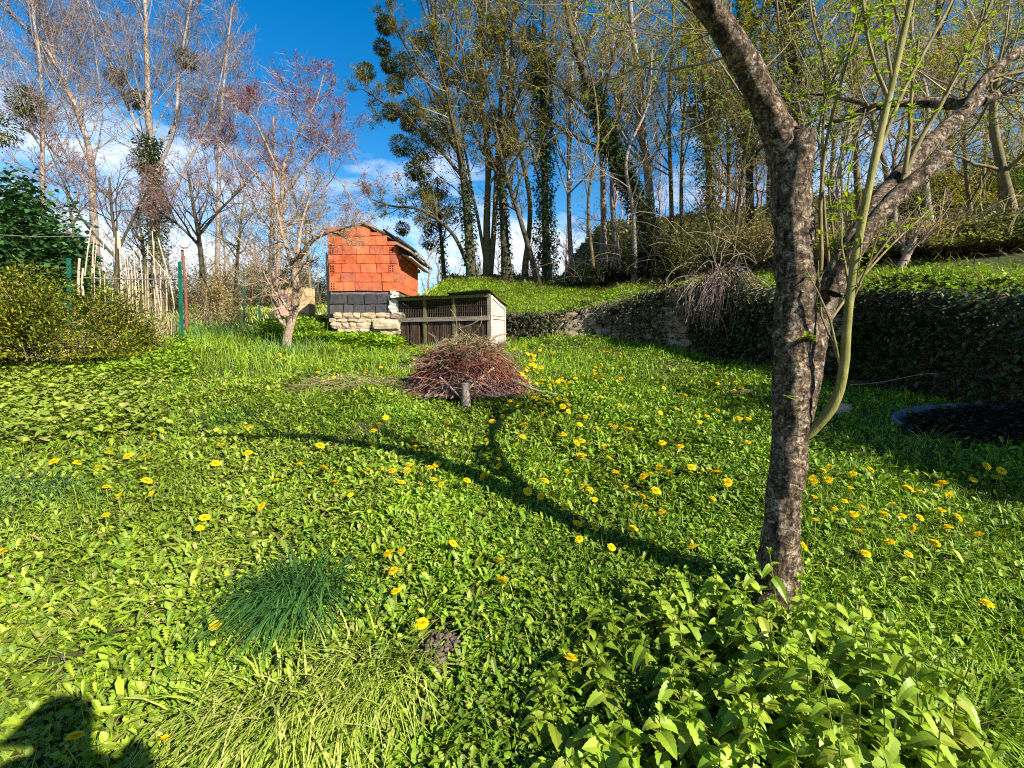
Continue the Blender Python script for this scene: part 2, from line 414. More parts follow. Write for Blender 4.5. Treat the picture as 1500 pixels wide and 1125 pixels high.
M['brick_dirty'] = islandmat('brick_dirty', [(.24, .10, .055), (.30, .11, .06), (.17, .11, .085)], nscale=8, dirt=.5)
M['mortar'] = islandmat('mortar', [(.20, .12, .09), (.2, .12, .09)], nscale=10, dirt=.6)
M['hole_shade'] = islandmat('hole_shade', [(.03, .012, .008), (.03, .012, .008)], dirt=.2)  # dark colour standing in for the shade inside the brick holes
M['block'] = islandmat('block', [(.030, .030, .034), (.05, .048, .05), (.07, .065, .062), (.04, .04, .044)], nscale=12, dirt=.5)
M['block_mortar'] = islandmat('block_mortar', [(.14, .12, .11), (.14, .12, .11)], nscale=10, dirt=.5)
M['stone'] = islandmat('stone', [(.30, .22, .13), (.40, .30, .18), (.34, .27, .19), (.25, .20, .14), (.44, .36, .25)], nscale=9, dirt=.55, bump=.7)
M['stone_grey'] = islandmat('stone_grey', [(.16, .13, .09), (.24, .19, .13), (.30, .24, .17), (.20, .13, .08)], nscale=9, dirt=.6, bump=.7)
M['render_pale'] = islandmat('render_pale', [(.42, .39, .36), (.5, .47, .43)], nscale=7, dirt=.45, bump=.6)
M['tile'] = islandmat('tile', [(.14, .11, .09), (.22, .18, .14), (.28, .22, .17), (.10, .09, .07)], nscale=12, dirt=.6)
M['zinc'] = islandmat('zinc', [(.30, .31, .32), (.30, .31, .32)], nscale=8, dirt=.35, rough=.5)
M['wood_old'] = barkmat('wood_old', (.10, .08, .06), (.22, .18, .14), (.32, .28, .22), scale=(3, 3, 30), bump=.4)
M['wood_moss'] = barkmat('wood_moss', (.06, .06, .02), (.13, .12, .04), (.22, .18, .11), scale=(12, 12, 12), bump=.5)
M['wood_brown'] = islandmat('wood_brown', [(.045, .025, .016), (.075, .045, .03), (.10, .065, .045), (.055, .035, .025)], nscale=16, dirt=.5)
M['roof_moss'] = barkmat('roof_moss', (.03, .035, .008), (.08, .085, .02), (.14, .13, .06), scale=(9, 9, 9), bump=.8)
M['panel_pale'] = barkmat('panel_pale', (.20, .18, .15), (.31, .28, .24), (.38, .35, .31), scale=(4, 4, 2), bump=.15)
M['wire'] = islandmat('wire', [(.08, .06, .045), (.10, .08, .06)], dirt=.4, bump=0)
M['cane'] = barkmat('cane', (.22, .17, .12), (.36, .29, .21), (.48, .41, .32), scale=(8, 8, 6), bump=.2)
M['green_metal'] = islandmat('green_metal', [(.006, .085, .06), (.006, .085, .06)], nscale=10, dirt=.35, rough=.45)
M['rust'] = barkmat('rust', (.06, .025, .015), (.14, .06, .035), (.20, .10, .06), scale=(8, 8, 8), bump=.5)
M['white_plastic'] = islandmat('white_plastic', [(.80, .78, .74), (.80, .78, .74)], dirt=.15, rough=.4, bump=0)
M['concrete'] = barkmat('concrete', (.24, .22, .19), (.34, .31, .27), (.40, .37, .33), scale=(9, 9, 9), bump=.3)
M['pink'] = islandmat('pink', [(.38, .23, .19), (.38, .23, .19)], dirt=.3)
M['tan_board'] = barkmat('tan_board', (.40, .24, .12), (.52, .34, .18), (.60, .42, .25), scale=(3, 3, 20), bump=.2)
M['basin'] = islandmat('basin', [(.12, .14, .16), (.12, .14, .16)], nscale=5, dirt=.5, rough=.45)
M['petal'] = leafmat('petal', [(.90, .68, .008), (.94, .76, .012), (.90, .62, .006)], .4, tcol=(1, 1, .4))
M['petal_pale'] = leafmat('petal_pale', [(.78, .68, .22), (.82, .74, .34)], .2)
M['stalk'] = leafmat('stalk', [(.16, .22, .04), (.20, .20, .07)], .1)
M['cut_wood'] = barkmat('cut_wood', (.20, .14, .09), (.36, .27, .19), (.45, .36, .27), scale=(20, 20, 20), bump=.2)

# ------------------------------------------------------------------ ground sheet
xs = np.unique(np.concatenate([np.linspace(-400, -16, 40), np.linspace(-16, 16, 270), np.linspace(16, 400, 40)]))
ys = np.unique(np.concatenate([np.linspace(-60, -4, 20), np.linspace(-4, 26, 260), np.linspace(26, 60, 30), np.linspace(60, 600, 30)]))
XX, YY = np.meshgrid(xs, ys)
ZZ = H(XX, YY)
mb = MB(); idx = np.arange(XX.size).reshape(XX.shape)
mb.add(np.stack([XX, YY, ZZ], -1).reshape(-1, 3), np.stack([idx[:-1, :-1], idx[:-1, 1:], idx[1:, 1:], idx[1:, :-1]], -1).reshape(-1, 4))
g = mb.build('ground', M['soil'], smooth=True); tag(g, kind='structure')


# ------------------------------------------------------------------ trees
def px_path(pts, n):
    """pts: (px,py,depth) -> world spline"""
    return spline([PX(a, b, c) for a, b, c in pts], n)


def rough_tube(mb, P, r, sides=20, amp=.08, freq=9.0, cap=True):
    """one thick limb with a lumpy surface"""
    P = np.asarray(P); r = np.asarray(r, float)
    t = MB(); tubes(t, P, r, sides, cap=cap)
    V = t.v[0]; K = len(V) // sides
    for k in range(K):
        c = P[min(k, len(P) - 1)]; rk = r[min(k, len(r) - 1)]
        for j in range(sides):
            q = V[k * sides + j]
            nv = mnoise.noise(Vector((q[0] * freq, q[1] * freq, q[2] * freq * .55))) + .5 * mnoise.noise(Vector(tuple(q * freq * 2.7)))
            V[k * sides + j] = c + (q - c) * (1 + amp * nv * 1.6) if k < len(P) else q
    mb.add(V, t.f4[0])


def ivy_on(mb, P, r, t0, t1, n, size=.09, spread=.10):
    """ivy leaves round a trunk path"""
    K = len(P); t = (t0 + (t1 - t0) * R.random(n)) * (K - 1); k = np.minimum(t.astype(int), K - 2); f = (t - k)[:, None]
    c = P[k] * (1 - f) + P[k + 1] * f; rr = r[k] * (1 - f[:, 0]) + r[k + 1] * f[:, 0]
    lump = 1 + .7 * np.sin(t * 1.7 + 2 * np.sin(t * .6)) ** 2
    az = R.random(n) * 2 * np.pi
    off = rr + spread * lump * R.random(n)
    pos = c + np.stack([np.cos(az) * off, np.sin(az) * off, R.normal(0, .03, n)], -1)
    leaves(mb, pos, az + R.normal(0, .6, n), R.uniform(-1.1, .5, n), size * R.uniform(.6, 1.3, n), size * R.uniform(.6, 1.2, n), OVAL2, .3, .2)


def clump(mb, c, r, n, size, squash=.85):
    """mistletoe ball: radiating stalk leaves"""
    v = norm(R.normal(0, 1, (n, 3))); rad = r * R.random(n) ** .4
    pos = c + v * rad[:, None] * np.array([1, 1, squash])
    leaves(mb, pos, np.arctan2(v[:, 1], v[:, 0]) + R.normal(0, .4, n), np.arcsin(np.clip(v[:, 2], -1, 1)) * .8 + R.normal(0, .3, n), size * R.uniform(.7, 1.4, n), size * .4, OVAL2, .2, .1)


def bud_leaves(mb, P, per, size, jitter=.06, el=(-.6, .9), wr=.45):
    """small leaves along the outer half of every twig"""
    N, K, _ = P.shape; i = np.repeat(np.arange(N), per); m = len(i)
    t = (.3 + .7 * R.random(m)) * (K - 1); k = np.minimum(t.astype(int), K - 2); f = (t - k)[:, None]
    pos = P[i, k] * (1 - f) + P[i, k + 1] * f + R.normal(0, jitter, (m, 3))
    s = size * R.uniform(.5, 1.4, m)
    leaves(mb, pos, R.random(m) * 6.283, R.uniform(*el, m), s, s * wr, OVAL2, .2, .2)


def tree(name, label, cat, trunks, levels, bark, twig, group=None, bud=None, ivy=None, balls=None, extra=None, sides=8, limbs=None):
    """trunks: list of (path, radii).  levels: list of grow() kwargs; level 0 goes with the trunk part"""
    base = trunks[0][0][0].copy(); base[2] -= .05
    o = thing(name, label, cat, base, group)
    tm = MB()
    for P, r in trunks: tubes(tm, P, r, sides)
    K0 = 12
    Pn = np.stack([P[np.linspace(0, len(P) - 1, K0).astype(int)] for P, r in trunks]); Rn = np.stack([r[np.linspace(0, len(r) - 1, K0).astype(int)] for P, r in trunks])
    cur = (Pn, Rn); cm = MB(); allp = []
    for li, kw in enumerate(levels):
        if limbs is not None and li == 1:
            lp = np.stack([spline(P, kw_K) for P, r in limbs]) if False else None
        cur = grow(*cur, **kw)
        if li == 0: tubes(tm, *cur, sides=6)
        else: tubes(cm, *cur, sides=3)
        allp.append(cur)
    tm.build('trunk', M[bark], o, base, smooth=True)
    cm.build('crown', M[twig], o, base)
    if bud:
        bm = MB()
        for mat, lv, per, size in [bud]: bud_leaves(bm, allp[lv][0], per, size)
        bm.build('young_leaves', M[bud[0]], o, base)
    if ivy:
        im = MB()
        for (ti, t0, t1, n, size, spread, mat) in ivy: ivy_on(im, trunks[ti][0], trunks[ti][1], t0, t1, n, size, spread)
        im.build('ivy', M[ivy[0][6]], o, base)
    for (c, r, mat) in (balls or []):
        b = MB(); clump(b, np.asarray(c), r * 1.1, int(350 + 1500 * min(r, .9)), .10); b.build('mistletoe', M[mat], o, base)
    return o, allp


def rad(r0, r1, n): return np.linspace(r0, r1, n)


LV_TALL = [dict(n=20, t0=.30, ang=42, ln=.24, K=7, up=.10, wob=.12, rr=.42), dict(n=8, t0=.25, ang=45, ln=.42, K=5, up=.05, wob=.16, rr=.5, rmin=.008), dict(n=6, t0=.2, ang=45, ln=.50, K=4, up=.03, wob=.2, rr=.6, rmin=.005)]
LV_GREY = [dict(n=24, t0=.22, ang=38, ln=.30, K=7, up=.12, wob=.12, rr=.26), dict(n=10, t0=.2, ang=42, ln=.42, K=5, up=.07, wob=.16, rr=.42, rmin=.007), dict(n=9, t0=.15, ang=42, ln=.48, K=4, up=.05, wob=.2, rr=.6, rmin=.006)]


def back_tree(label, pts, r0, r1, bark='bark_dark', twig='twig_olive', bud=('bud_olive', 2, 4, .07), ivy=None, balls=None, levels=None, name='bare_tree', group='tall trees along the hill', extra_trunks=()):
    P = px_path(pts, 24); P[0, 2] = min(P[0, 2], float(H(P[0, 0], P[0, 1])) - .1)
    fk = .62 if (group or '').startswith(('tall grey', 'orchard')) else .88
    r0, r1 = r0 * fk, r1 * fk; extra_trunks = [(a_, b_ * fk, c_ * fk) for a_, b_, c_ in extra_trunks]
    tr = [(P, rad(r0, r1, 24) * (1 + .5 * np.exp(-np.linspace(0, 24, 24) / 1.2)))]
    for p2, a, b in extra_trunks: tr.append((px_path(p2, 24), rad(a, b, 24)))
    bl = [(PX(x, y, d), r, m) for (x, y, d, r, m) in (balls or [])]
    return tree(name, label, 'tree', tr, levels or LV_TALL, bark, twig, group, bud, ivy, bl)


MG, MD = 'mistletoe_gold', 'mistletoe'
back_tree('dark slender tree behind the hutch hung with many dark mistletoe balls', [(692, 425, 17), (686, 330, 17), (678, 250, 17), (662, 170, 17), (645, 90, 17), (632, 0, 17), (620, -120, 17)], .20, .05,
          balls=[(564, 36, 17, .26, MD), (560, 69, 17, .24, MD), (569, 95, 17, .22, MD), (592, 98, 17, .40, MD), (536, 105, 17, .26, MD), (579, 123, 17, .26, MG), (573, 164, 17, .25, MD), (603, 160, 17, .35, MD), (587, 213, 17, .35, MD), (615, 215, 17, .52, MD), (642, 199, 17, .55, MD), (618, 245, 17, .42, MD), (598, 181, 17, .25, MG), (606, 250, 17, .3, MD), (622, 277, 17, .25, MD), (650, 150, 17, .4, MG), (640, 60, 17, .5, MG), (660, 105, 17, .45, MG)],
          ivy=[(0, 0, .30, 900, .10, .08, 'ivy')],
          extra_trunks=[([(688, 395, 17), (668, 350, 17), (645, 325, 17), (612, 306, 17), (575, 302, 17), (545, 292, 17)], .09, .03), ([(678, 260, 17), (640, 215, 17), (600, 180, 17), (560, 150, 17), (530, 130, 17)], .07, .02), ([(662, 170, 17), (620, 110, 17), (585, 50, 17), (560, -20, 17)], .07, .02)])
back_tree('pair of pale brown stems with golden mistletoe just beside the dark slender tree', [(714, 420, 17.6), (713, 330, 17.6), (715, 240, 17.6), (706, 140, 17.6), (705, 40, 17.6), (700, -120, 17.6)], .17, .05, bark='bark_olive', twig='twig_tan',
          balls=[(699, 125, 17.4, .48, MG), (692, 100, 17.4, .4, MG), (742, 192, 17.4, .42, MG), (690, 165, 17.4, .3, MG), (725, 175, 17.4, .3, MG), (715, 60, 17.4, .5, MG), (730, 40, 17.4, .45, MG)],
          extra_trunks=[([(717, 418, 17.6), (724, 330, 17.6), (728, 240, 17.6), (735, 120, 17.6), (742, 0, 17.6), (750, -100, 17.6)], .13, .04), ([(714, 400, 17.6), (700, 320, 17.6), (690, 270, 17.6), (672, 150, 17.6), (668, 0, 17.6)], .08, .03)], bud=('bud', 2, 2, .10))
back_tree('black straight tree trunk standing between the pale stems and ivy column', [(743, 414, 17), (738, 330, 17), (735, 250, 17), (745, 150, 17), (752, 40, 17), (760, -120, 17)], .19, .05, ivy=[(0, 0, .35, 700, .10, .05, 'ivy_dark')],
          balls=[(745, 215, 17, .3, MG), (785, 115, 17, .4, MG), (775, 60, 17, .4, MG)])
back_tree('thin dark tree leaning sharply toward the black straight trunk', [(788, 410, 16.5), (772, 355, 16.5), (757, 305, 16.5), (742, 260, 16.5), (722, 170, 16.5), (700, 60, 16.5)], .12, .03, bud=('bud_olive', 2, 2, .08))
back_tree('tall tree wrapped in a thick column of ivy beside the leaning thin tree', [(802, 408, 17), (799, 330, 17), (797, 230, 17), (795, 130, 17), (797, 30, 17), (800, -120, 17)], .17, .05, twig='twig_olive', bud=('bud', 2, 2, .10), ivy=[(0, 0, .72, 6000, .09, .24, 'ivy')])
back_tree('slim pale brown tree behind the dark thicket with bare lower trunk', [(838, 400, 18), (834, 330, 18), (833, 240, 18), (836, 140, 18), (842, 40, 18), (850, -100, 18)], .11, .04, bark='bark_pale', twig='twig_tan', bud=('bud', 2, 2, .1))
back_tree('great ivy-clad tree leaning over the hill toward the ivy column', [(968, 395, 16), (940, 310, 16), (912, 250, 16), (893, 205, 16), (868, 140, 16), (846, 80, 16), (822, -20, 16), (800, -120, 16)], .27, .07, bark='bark_dark', twig='twig_olive', bud=('bud', 2, 2, .1), ivy=[(0, 0, .62, 6000, .09, .20, 'ivy')])
back_tree('tall straight grey-brown trunk rising behind the great leaning ivy tree', [(958, 390, 17.5), (952, 290, 17.5), (943, 200, 17.5), (934, 110, 17.5), (924, 20, 17.5), (915, -100, 17.5)], .20, .08, bark='bark_pale', twig='twig_tan', bud=('bud', 2, 3, .1))
back_tree('twin thin brown trunks between the straight grey trunk and the cherry tree', [(985, 390, 18), (983, 280, 18), (980, 170, 18), (985, 60, 18), (990, -80, 18)], .11, .04, bark='bark_olive', twig='twig_tan', bud=('bud', 2, 2, .1), extra_trunks=[([(1000, 390, 18), (998, 280, 18), (1002, 170, 18), (1010, 60, 18), (1014, -80, 18)], .10, .04)])
back_tree('shaggy olive tree with many upright stems close behind the cherry limb', [(1042, 380, 15), (1040, 280, 15), (1036, 190, 15), (1030, 90, 15), (1020, -40, 15)], .17, .05, bark='bark_olive', twig='twig_olive', bud=('bud_olive', 2, 5, .1), ivy=[(0, .1, .9, 1500, .10, .25, 'bud_olive')], extra_trunks=[([(1060, 385, 15.3), (1068, 270, 15.3), (1066, 160, 15.3), (1070, 0, 15.3)], .11, .04)])
back_tree('fresh green ivied tree seen through the fork of the cherry tree', [(1100, 385, 16), (1098, 280, 16), (1096, 170, 16), (1092, 80, 16), (1090, -60, 16)], .17, .06, twig='twig_tan', bud=('bud', 2, 3, .1), ivy=[(0, .35, 1, 2600, .11, .28, 'herb_deep')])
back_tree('dark ivy-smothered tree rising behind the cherry tree stub', [(1166, 380, 15), (1166, 280, 15), (1164, 180, 15), (1162, 80, 15), (1160, -60, 15)], .20, .07, twig='twig_dark', bud=('bud', 2, 2, .09), ivy=[(0, .2, 1, 6000, .09, .28, 'ivy_dark')])
hill = [(1215, 350, 17, 'grey-brown hillside tree behind the cherry tree watershoots'), (1262, 345, 14, 'leafing hillside tree behind the yellow-green curved shoot'), (1335, 330, 18, 'thin hillside tree standing above the pollard'), (1392, 325, 15, 'yellow-budded tree above the pollard on the hill'), (1440, 320, 19, 'slender hillside tree near the crooked grey tree'), (1530, 315, 17, 'hillside tree partly cut off by the picture edge beyond the terrace'), (885, 385, 20, 'slim bare tree standing deep behind the bramble thicket'), (1130, 370, 19, 'slim grey tree far up the hill behind the cherry trunk'), (905, 388, 22, 'thin pale tree deep behind the great leaning ivy tree'), (768, 405, 21, 'thin pale tree far behind the black straight trunk')]
for i, (px, py, d, lab) in enumerate(hill):
    k = R.uniform(-30, 30, 4)
    bm = ['bud', 'bud', 'bud', 'bud_bright', 'bud', 'bud_bright', 'bud', 'bud_olive', 'bud', 'bud'][i]
    back_tree(lab, [(px, py, d), (px + k[0] * .3, py - 110, d), (px + k[1] * .6, py - 220, d), (px + k[2], py - 330, d), (px + k[3] * 1.4, py - 440, d)], R.uniform(.10, .17), .04, bark=['bark_pale', 'bark_olive'][i % 2], twig=['twig_tan', 'twig_olive', 'twig_grey'][i % 3], bud=(bm, 2, 4 if px > 1150 else 2, .085))
more = [(1180, 372, 12.5, 'young twiggy tree growing from the thicket behind the cherry fork'), (1235, 365, 11.5, 'thin leafing tree just beyond the yellow-green curved shoot'), (1290, 360, 11.0, 'thin twiggy tree between the curved shoot and the pollard'), (1365, 350, 11.5, 'yellow-leafing tree rising from the bramble bank by the pollard'), (1425, 345, 12.5, 'yellow-leafing tree behind the crooked dark tree'), (1515, 340, 11.5, 'leafing tree leaning in at the edge of the terrace'), (1470, 320, 14.0, 'tall yellow-budded tree above the mossy bramble bank'), (1310, 335, 14.0, 'many-twigged tree higher up behind the pollard'), (1240, 350, 19.0, 'grey tree far up the hill beyond the curved shoot'), (1405, 300, 20.0, 'grey tree far up the hill beyond the yellow-leaved bush'), (1350, 310, 22.0, 'thin grey tree on the skyline above the pollard'), (1495, 300, 21.0, 'thin grey tree on the skyline above the crooked dark tree'), (1075, 385, 14.0, 'twiggy sapling behind the glossy green shrub'), (930, 392, 14.5, 'twiggy sapling growing out of the black-green thicket'), (870, 398, 15.0, 'twiggy sapling growing out of the dark bramble thicket')]
LV_BUSHY = [dict(n=16, t0=.12, ang=50, ln=.32, K=7, up=.06, wob=.16, rr=.45), dict(n=9, t0=.2, ang=48, ln=.45, K=5, up=.03, wob=.18, rr=.5, rmin=.006), dict(n=6, t0=.2, ang=48, ln=.5, K=4, up=.02, wob=.22, rr=.6, rmin=.005)]
for i, (px, py, d, lab) in enumerate(more):
    k = R.uniform(-35, 35, 4); hh = .8 if d < 15 and i >= 12 else 1.0
    back_tree(lab, [(px, py, d), (px + k[0] * .3, py - 100 * hh, d), (px + k[1] * .6, py - 200 * hh, d), (px + k[2], py - 300 * hh, d), (px + k[3] * 1.4, py - 400 * hh, d)], R.uniform(.06, .10), .025, bark=['bark_olive', 'bark_pale'][i % 2], twig=['twig_tan', 'twig_olive', 'twig_tan'][i % 3], bud=(['bud', 'bud', 'bud', 'bud_bright', 'bud_bright', 'bud_bright', 'bud_bright', 'bud', 'bud', 'bud', 'bud', 'bud', 'bud_olive', 'bud_olive', 'bud_olive'][i], 2, 3, .06), levels=LV_BUSHY, group='leafing trees on the hillside')
# crooked grey tree on the terrace and the pollard
back_tree('crooked dark tree with a knuckled bend above the shaded ivy wall', [(1492, 345, 8.5), (1478, 290, 8.5), (1464, 230, 8.5), (1455, 170, 8.5), (1462, 110, 8.5), (1480, 30, 8.5)], .10, .04, bark='bark_olive', twig='twig_tan', bud=('bud', 2, 2, .06), name='crooked_tree', levels=[dict(n=7, t0=.3, ang=55, ln=.45, K=6, up=.05, wob=.2, rr=.5), dict(n=6, t0=.2, ang=45, ln=.5, K=5, up=.05, wob=.18, rr=.5, rmin=.005), dict(n=4, t0=.2, ang=45, ln=.5, K=4, up=.03, wob=.2, rr=.6, rmin=.004)])
back_tree('small pale pollarded tree growing on the terrace above the ivy mound', [(1309, 438, 8.0), (1317, 400, 8.0), (1328, 375, 8.0), (1338, 350, 8.0)], .085, .06, bark='bark_plum', twig='twig_pink', bud=None, name='pollard_tree', levels=[dict(n=9, t0=.6, ang=45, abs_len=.9, K=6, up=.18, wob=.16, rr=.35), dict(n=6, t0=.2, ang=40, ln=.5, K=5, up=.1, wob=.16, rr=.5, rmin=.004), dict(n=3, t0=.2, ang=40, ln=.5, K=4, up=.05, wob=.2, rr=.6, rmin=.003)])
# thin ivied small tree behind shed
back_tree('small slim tree with feathery olive tufts beside the brick shed roof', [(652, 428, 19), (648, 370, 19), (643, 310, 19), (640, 260, 19)], .12, .03, twig='twig_olive', bud=('bud_olive', 2, 6, .12), balls=[(628, 352, 19, .35, MD), (648, 300, 19, .55, MG), (630, 325, 19, .5, MG), (642, 275, 19, .4, MG), (589, 334, 18, .25, MD)], ivy=[(0, 0, .6, 500, .1, .1, 'herb_deep')], levels=[dict(n=10, t0=.3, ang=60, ln=.35, K=5, up=.02, wob=.15, rr=.4), dict(n=5, t0=.2, ang=45, ln=.5, K=4, up=.0, wob=.2, rr=.5, rmin=.008), dict(n=4, t0=.2, ang=45, ln=.5, K=4, up=0, wob=.2, rr=.6, rmin=.006)])

GL = 'tall grey bare trees beyond the fence'
back_tree('tall pale bare tree with ivy round its base behind the bamboo canes', [(230, 395, 19), (226, 300, 19), (220, 210, 19), (216, 110, 19), (213, 10, 19), (212, -130, 19)], .27, .07, bark='bark_pale', twig='twig_grey', bud=None, levels=LV_GREY, group=GL, ivy=[(0, 0, .42, 4500, .09, .26, 'ivy')], balls=[(274, 87, 19, .35, MG), (207, 235, 18.6, .42, MD), (200, 145, 19, .35, MG), (170, 112, 19, .3, MG)], extra_trunks=[([(226, 260, 19), (255, 190, 19), (262, 110, 19), (275, 30, 19), (290, -60, 19)], .12, .04), ([(250, 290, 19), (290, 210, 19), (315, 150, 19), (330, 80, 19)], .09, .03), ([(222, 230, 19), (180, 140, 19), (150, 60, 19), (120, -20, 19)], .10, .03)])
back_tree('pale bare tree leaning outward beside the dark evergreen hedge', [(140, 390, 16), (136, 290, 16), (132, 225, 16), (108, 150, 16), (70, 75, 16), (10, 15, 16), (-60, -60, 16)], .18, .05, bark='bark_pale', twig='twig_grey', bud=None, levels=LV_GREY, group=GL, extra_trunks=[([(130, 215, 16), (90, 110, 16), (60, 30, 16), (40, -60, 16)], .09, .03), ([(138, 300, 16), (118, 255, 16), (85, 230, 16), (40, 170, 16), (0, 115, 16)], .08, .03)])
back_tree('thin bare tree carrying two mistletoe balls over the evergreen hedge', [(66, 380, 15), (62, 260, 15), (62, 180, 15), (58, 90, 15), (46, 0, 15), (40, -80, 15)], .11, .04, bark='bark_pale', twig='twig_grey', bud=None, levels=LV_GREY, group=GL, balls=[(38, 148, 14.6, .40, MG), (2, 188, 14.6, .50, MG)])
back_tree('slender bare tree between the ivied tree and the red-budded tree', [(318, 400, 22), (320, 300, 22), (322, 200, 22), (330, 100, 22), (340, 10, 22)], .16, .05, bark='bark_pale', twig='twig_grey', bud=None, levels=LV_GREY, group=GL)
back_tree('distant bare tree seen behind the red-budded tree crown', [(395, 420, 26), (398, 320, 26), (402, 240, 26), (400, 170, 26)], .16, .05, bark='bark_pale', twig='twig_pink', bud=None, levels=LV_GREY, group=GL)
LV_ORCH = [dict(n=12, t0=.3, ang=50, ln=.42, K=7, up=.09, wob=.2, rr=.5), dict(n=8, t0=.2, ang=48, ln=.5, K=5, up=.07, wob=.2, rr=.5, rmin=.006), dict(n=9, t0=.15, ang=45, ln=.5, K=4, up=.05, wob=.2, rr=.6, rmin=.004)]
back_tree('dark crooked orchard tree with rosy twigs behind the white-topped stake', [(298, 425, 14), (295, 380, 14), (290, 340, 14), (283, 300, 14), (275, 250, 14)], .13, .05, bark='bark_dark', twig='twig_pink', bud=('red_bud', 2, 1, .035), levels=LV_ORCH, group='orchard trees beyond the fence', extra_trunks=[([(291, 345, 14), (320, 310, 14), (345, 285, 14), (380, 250, 14)], .07, .03), ([(293, 360, 14), (262, 330, 14), (235, 310, 14), (205, 270, 14)], .07, .03)])
back_tree('rosy twigged orchard tree rising behind the bamboo canes', [(170, 420, 13), (172, 370, 13), (165, 320, 13), (160, 260, 13)], .10, .04, bark='bark_dark', twig='twig_pink', bud=('red_bud', 2, 1, .04), levels=LV_ORCH, group='orchard trees beyond the fence', extra_trunks=[([(171, 380, 13), (120, 320, 13), (90, 260, 13), (70, 215, 13)], .06, .02), ([(171, 370, 13), (200, 310, 13), (225, 260, 13)], .06, .02)])
back_tree('upright tree with crimson buds along its twigs behind the plum tree', [(405, 440, 11.5), (408, 370, 11.5), (412, 300, 11.5), (415, 255, 11.5), (417, 235, 11.5)], .10, .05, bark='bark_plum', twig='twig_pink', bud=('red_bud', 1, 13, .042), name='red_budded_tree', group='orchard trees beyond the fence', levels=LV_ORCH,
          extra_trunks=[([(414, 245, 11.5), (440, 190, 11.5), (462, 150, 11.5), (474, 110, 11.5)], .045, .012), ([(412, 260, 11.5), (380, 190, 11.5), (366, 165, 11.5), (362, 140, 11.5)], .045, .012), ([(410, 300, 11.5), (360, 240, 11.5), (330, 215, 11.5), (312, 195, 11.5)], .045, .012), ([(412, 290, 11.5), (450, 240, 11.5), (482, 205, 11.5), (500, 180, 11.5)], .04, .012), ([(409, 330, 11.5), (460, 300, 11.5), (490, 260, 11.5), (520, 300, 11.5), (535, 335, 11.5)], .035, .010)])

for lab, pts, mt in (('tangled grey-brown orchard tree between brown shrub and plum tree', [(345, 430, 15), (348, 380, 15), (352, 335, 15), (358, 285, 15)], 'twig_tan'), ('tangled orchard tree close beside the dark slanting concrete post', [(455, 435, 16), (452, 385, 16), (448, 340, 16), (450, 290, 16)], 'twig_tan'), ('low spreading orchard tree behind the tangle of bamboo canes', [(215, 425, 14.5), (212, 385, 14.5), (208, 350, 14.5), (200, 300, 14.5)], 'twig_pink'), ('low rosy orchard tree between evergreen hedge and bamboo canes', [(110, 420, 14), (112, 370, 14), (105, 320, 14), (95, 270, 14)], 'twig_pink')):
    lab = lab.replace('dark slanting ', 'slim grey ')
    back_tree(lab, pts, .10, .04, bark='bark_olive', twig=mt, bud=('red_bud' if mt == 'twig_pink' else 'bud_olive', 2, 1, .035), levels=LV_ORCH, group='orchard trees beyond the fence')
# plum tree on the lawn
b = G(420, 512); dp = b[1]
pl = [(px_path([(420, 516, dp), (422, 490, dp), (430, 460, dp), (434, 430, dp), (432, 400, dp), (437, 375, dp)], 20), rad(.105, .075, 20)),
      (px_path([(437, 380, dp), (455, 355, dp - .2), (470, 345, dp - .3), (490, 338, dp - .4), (520, 330, dp - .5)], 20), rad(.06, .02, 20)),
      (px_path([(433, 405, dp), (422, 370, dp), (413, 340, dp), (405, 300, dp), (400, 250, dp)], 20), rad(.055, .015, 20)),
      (px_path([(421, 478, dp), (411, 470, dp), (402, 445, dp), (396, 415, dp), (385, 390, dp), (360, 360, dp), (330, 330, dp)], 20), rad(.045, .015, 20)),
      (px_path([(420, 480, dp), (408, 450, dp + .2), (400, 400, dp + .3), (402, 350, dp + .4), (395, 300, dp + .4)], 20), rad(.05, .015, 20)),
      (px_path([(436, 378, dp), (440, 340, dp + .2), (450, 300, dp + .4), (470, 260, dp + .5)], 20), rad(.045, .012, 20))]
pl = [(P_, r_ * .78) for P_, r_ in pl]
tree('plum_tree', 'bare pink-barked fruit tree growing on the lawn before the brick shed', 'tree', pl, [dict(n=13, t0=.35, ang=55, abs_len=.75, K=7, up=.06, wob=.22, rr=.45), dict(n=8, t0=.1, ang=50, ln=.55, K=5, up=.05, wob=.22, rr=.5, rmin=.004), dict(n=5, t0=.1, ang=50, ln=.5, K=4, up=.03, wob=.2, rr=.6, rmin=.003)], 'bark_plum', 'twig_tan', None, ('red_bud', 2, 2, .022), sides=10)

# ------------------------------------------------------------------ the cherry tree in front
cb = G(1135, 884); D0 = cb[1]
ch = thing('cherry_tree', 'old forked tree with dark flaking bark standing in the nettles', 'tree', cb)
tk = MB()
W = D0 / FPX / 2
P = px_path([(1133, 905, D0), (1137, 860, D0), (1146, 760, D0), (1155, 660, D0), (1161, 560, D0), (1164, 480, D0), (1163, 380, D0), (1160, 290, D0), (1150, 225, D0 - .02), (1128, 170, D0 - .06), (1098, 105, D0 - .12), (1062, 45, D0 - .18), (1020, -20, D0 - .25), (960, -100, D0 - .35)], 150)
rw = np.interp(np.linspace(0, 1, 150), np.linspace(0, 1, 14), np.array([104, 64, 50, 49, 53, 53, 50, 51, 47, 40, 35, 31, 29, 26])) * W
rough_tube(tk, P, rw, 40, .13, 12)
P2 = px_path([(1158, 300, D0 - .01), (1166, 250, D0 - .04), (1170, 215, D0 - .06), (1173, 193, D0 - .07)], 20); rough_tube(tk, P2, rad(26, 21, 20) * 2 * W * .85, 18, .08, 12)
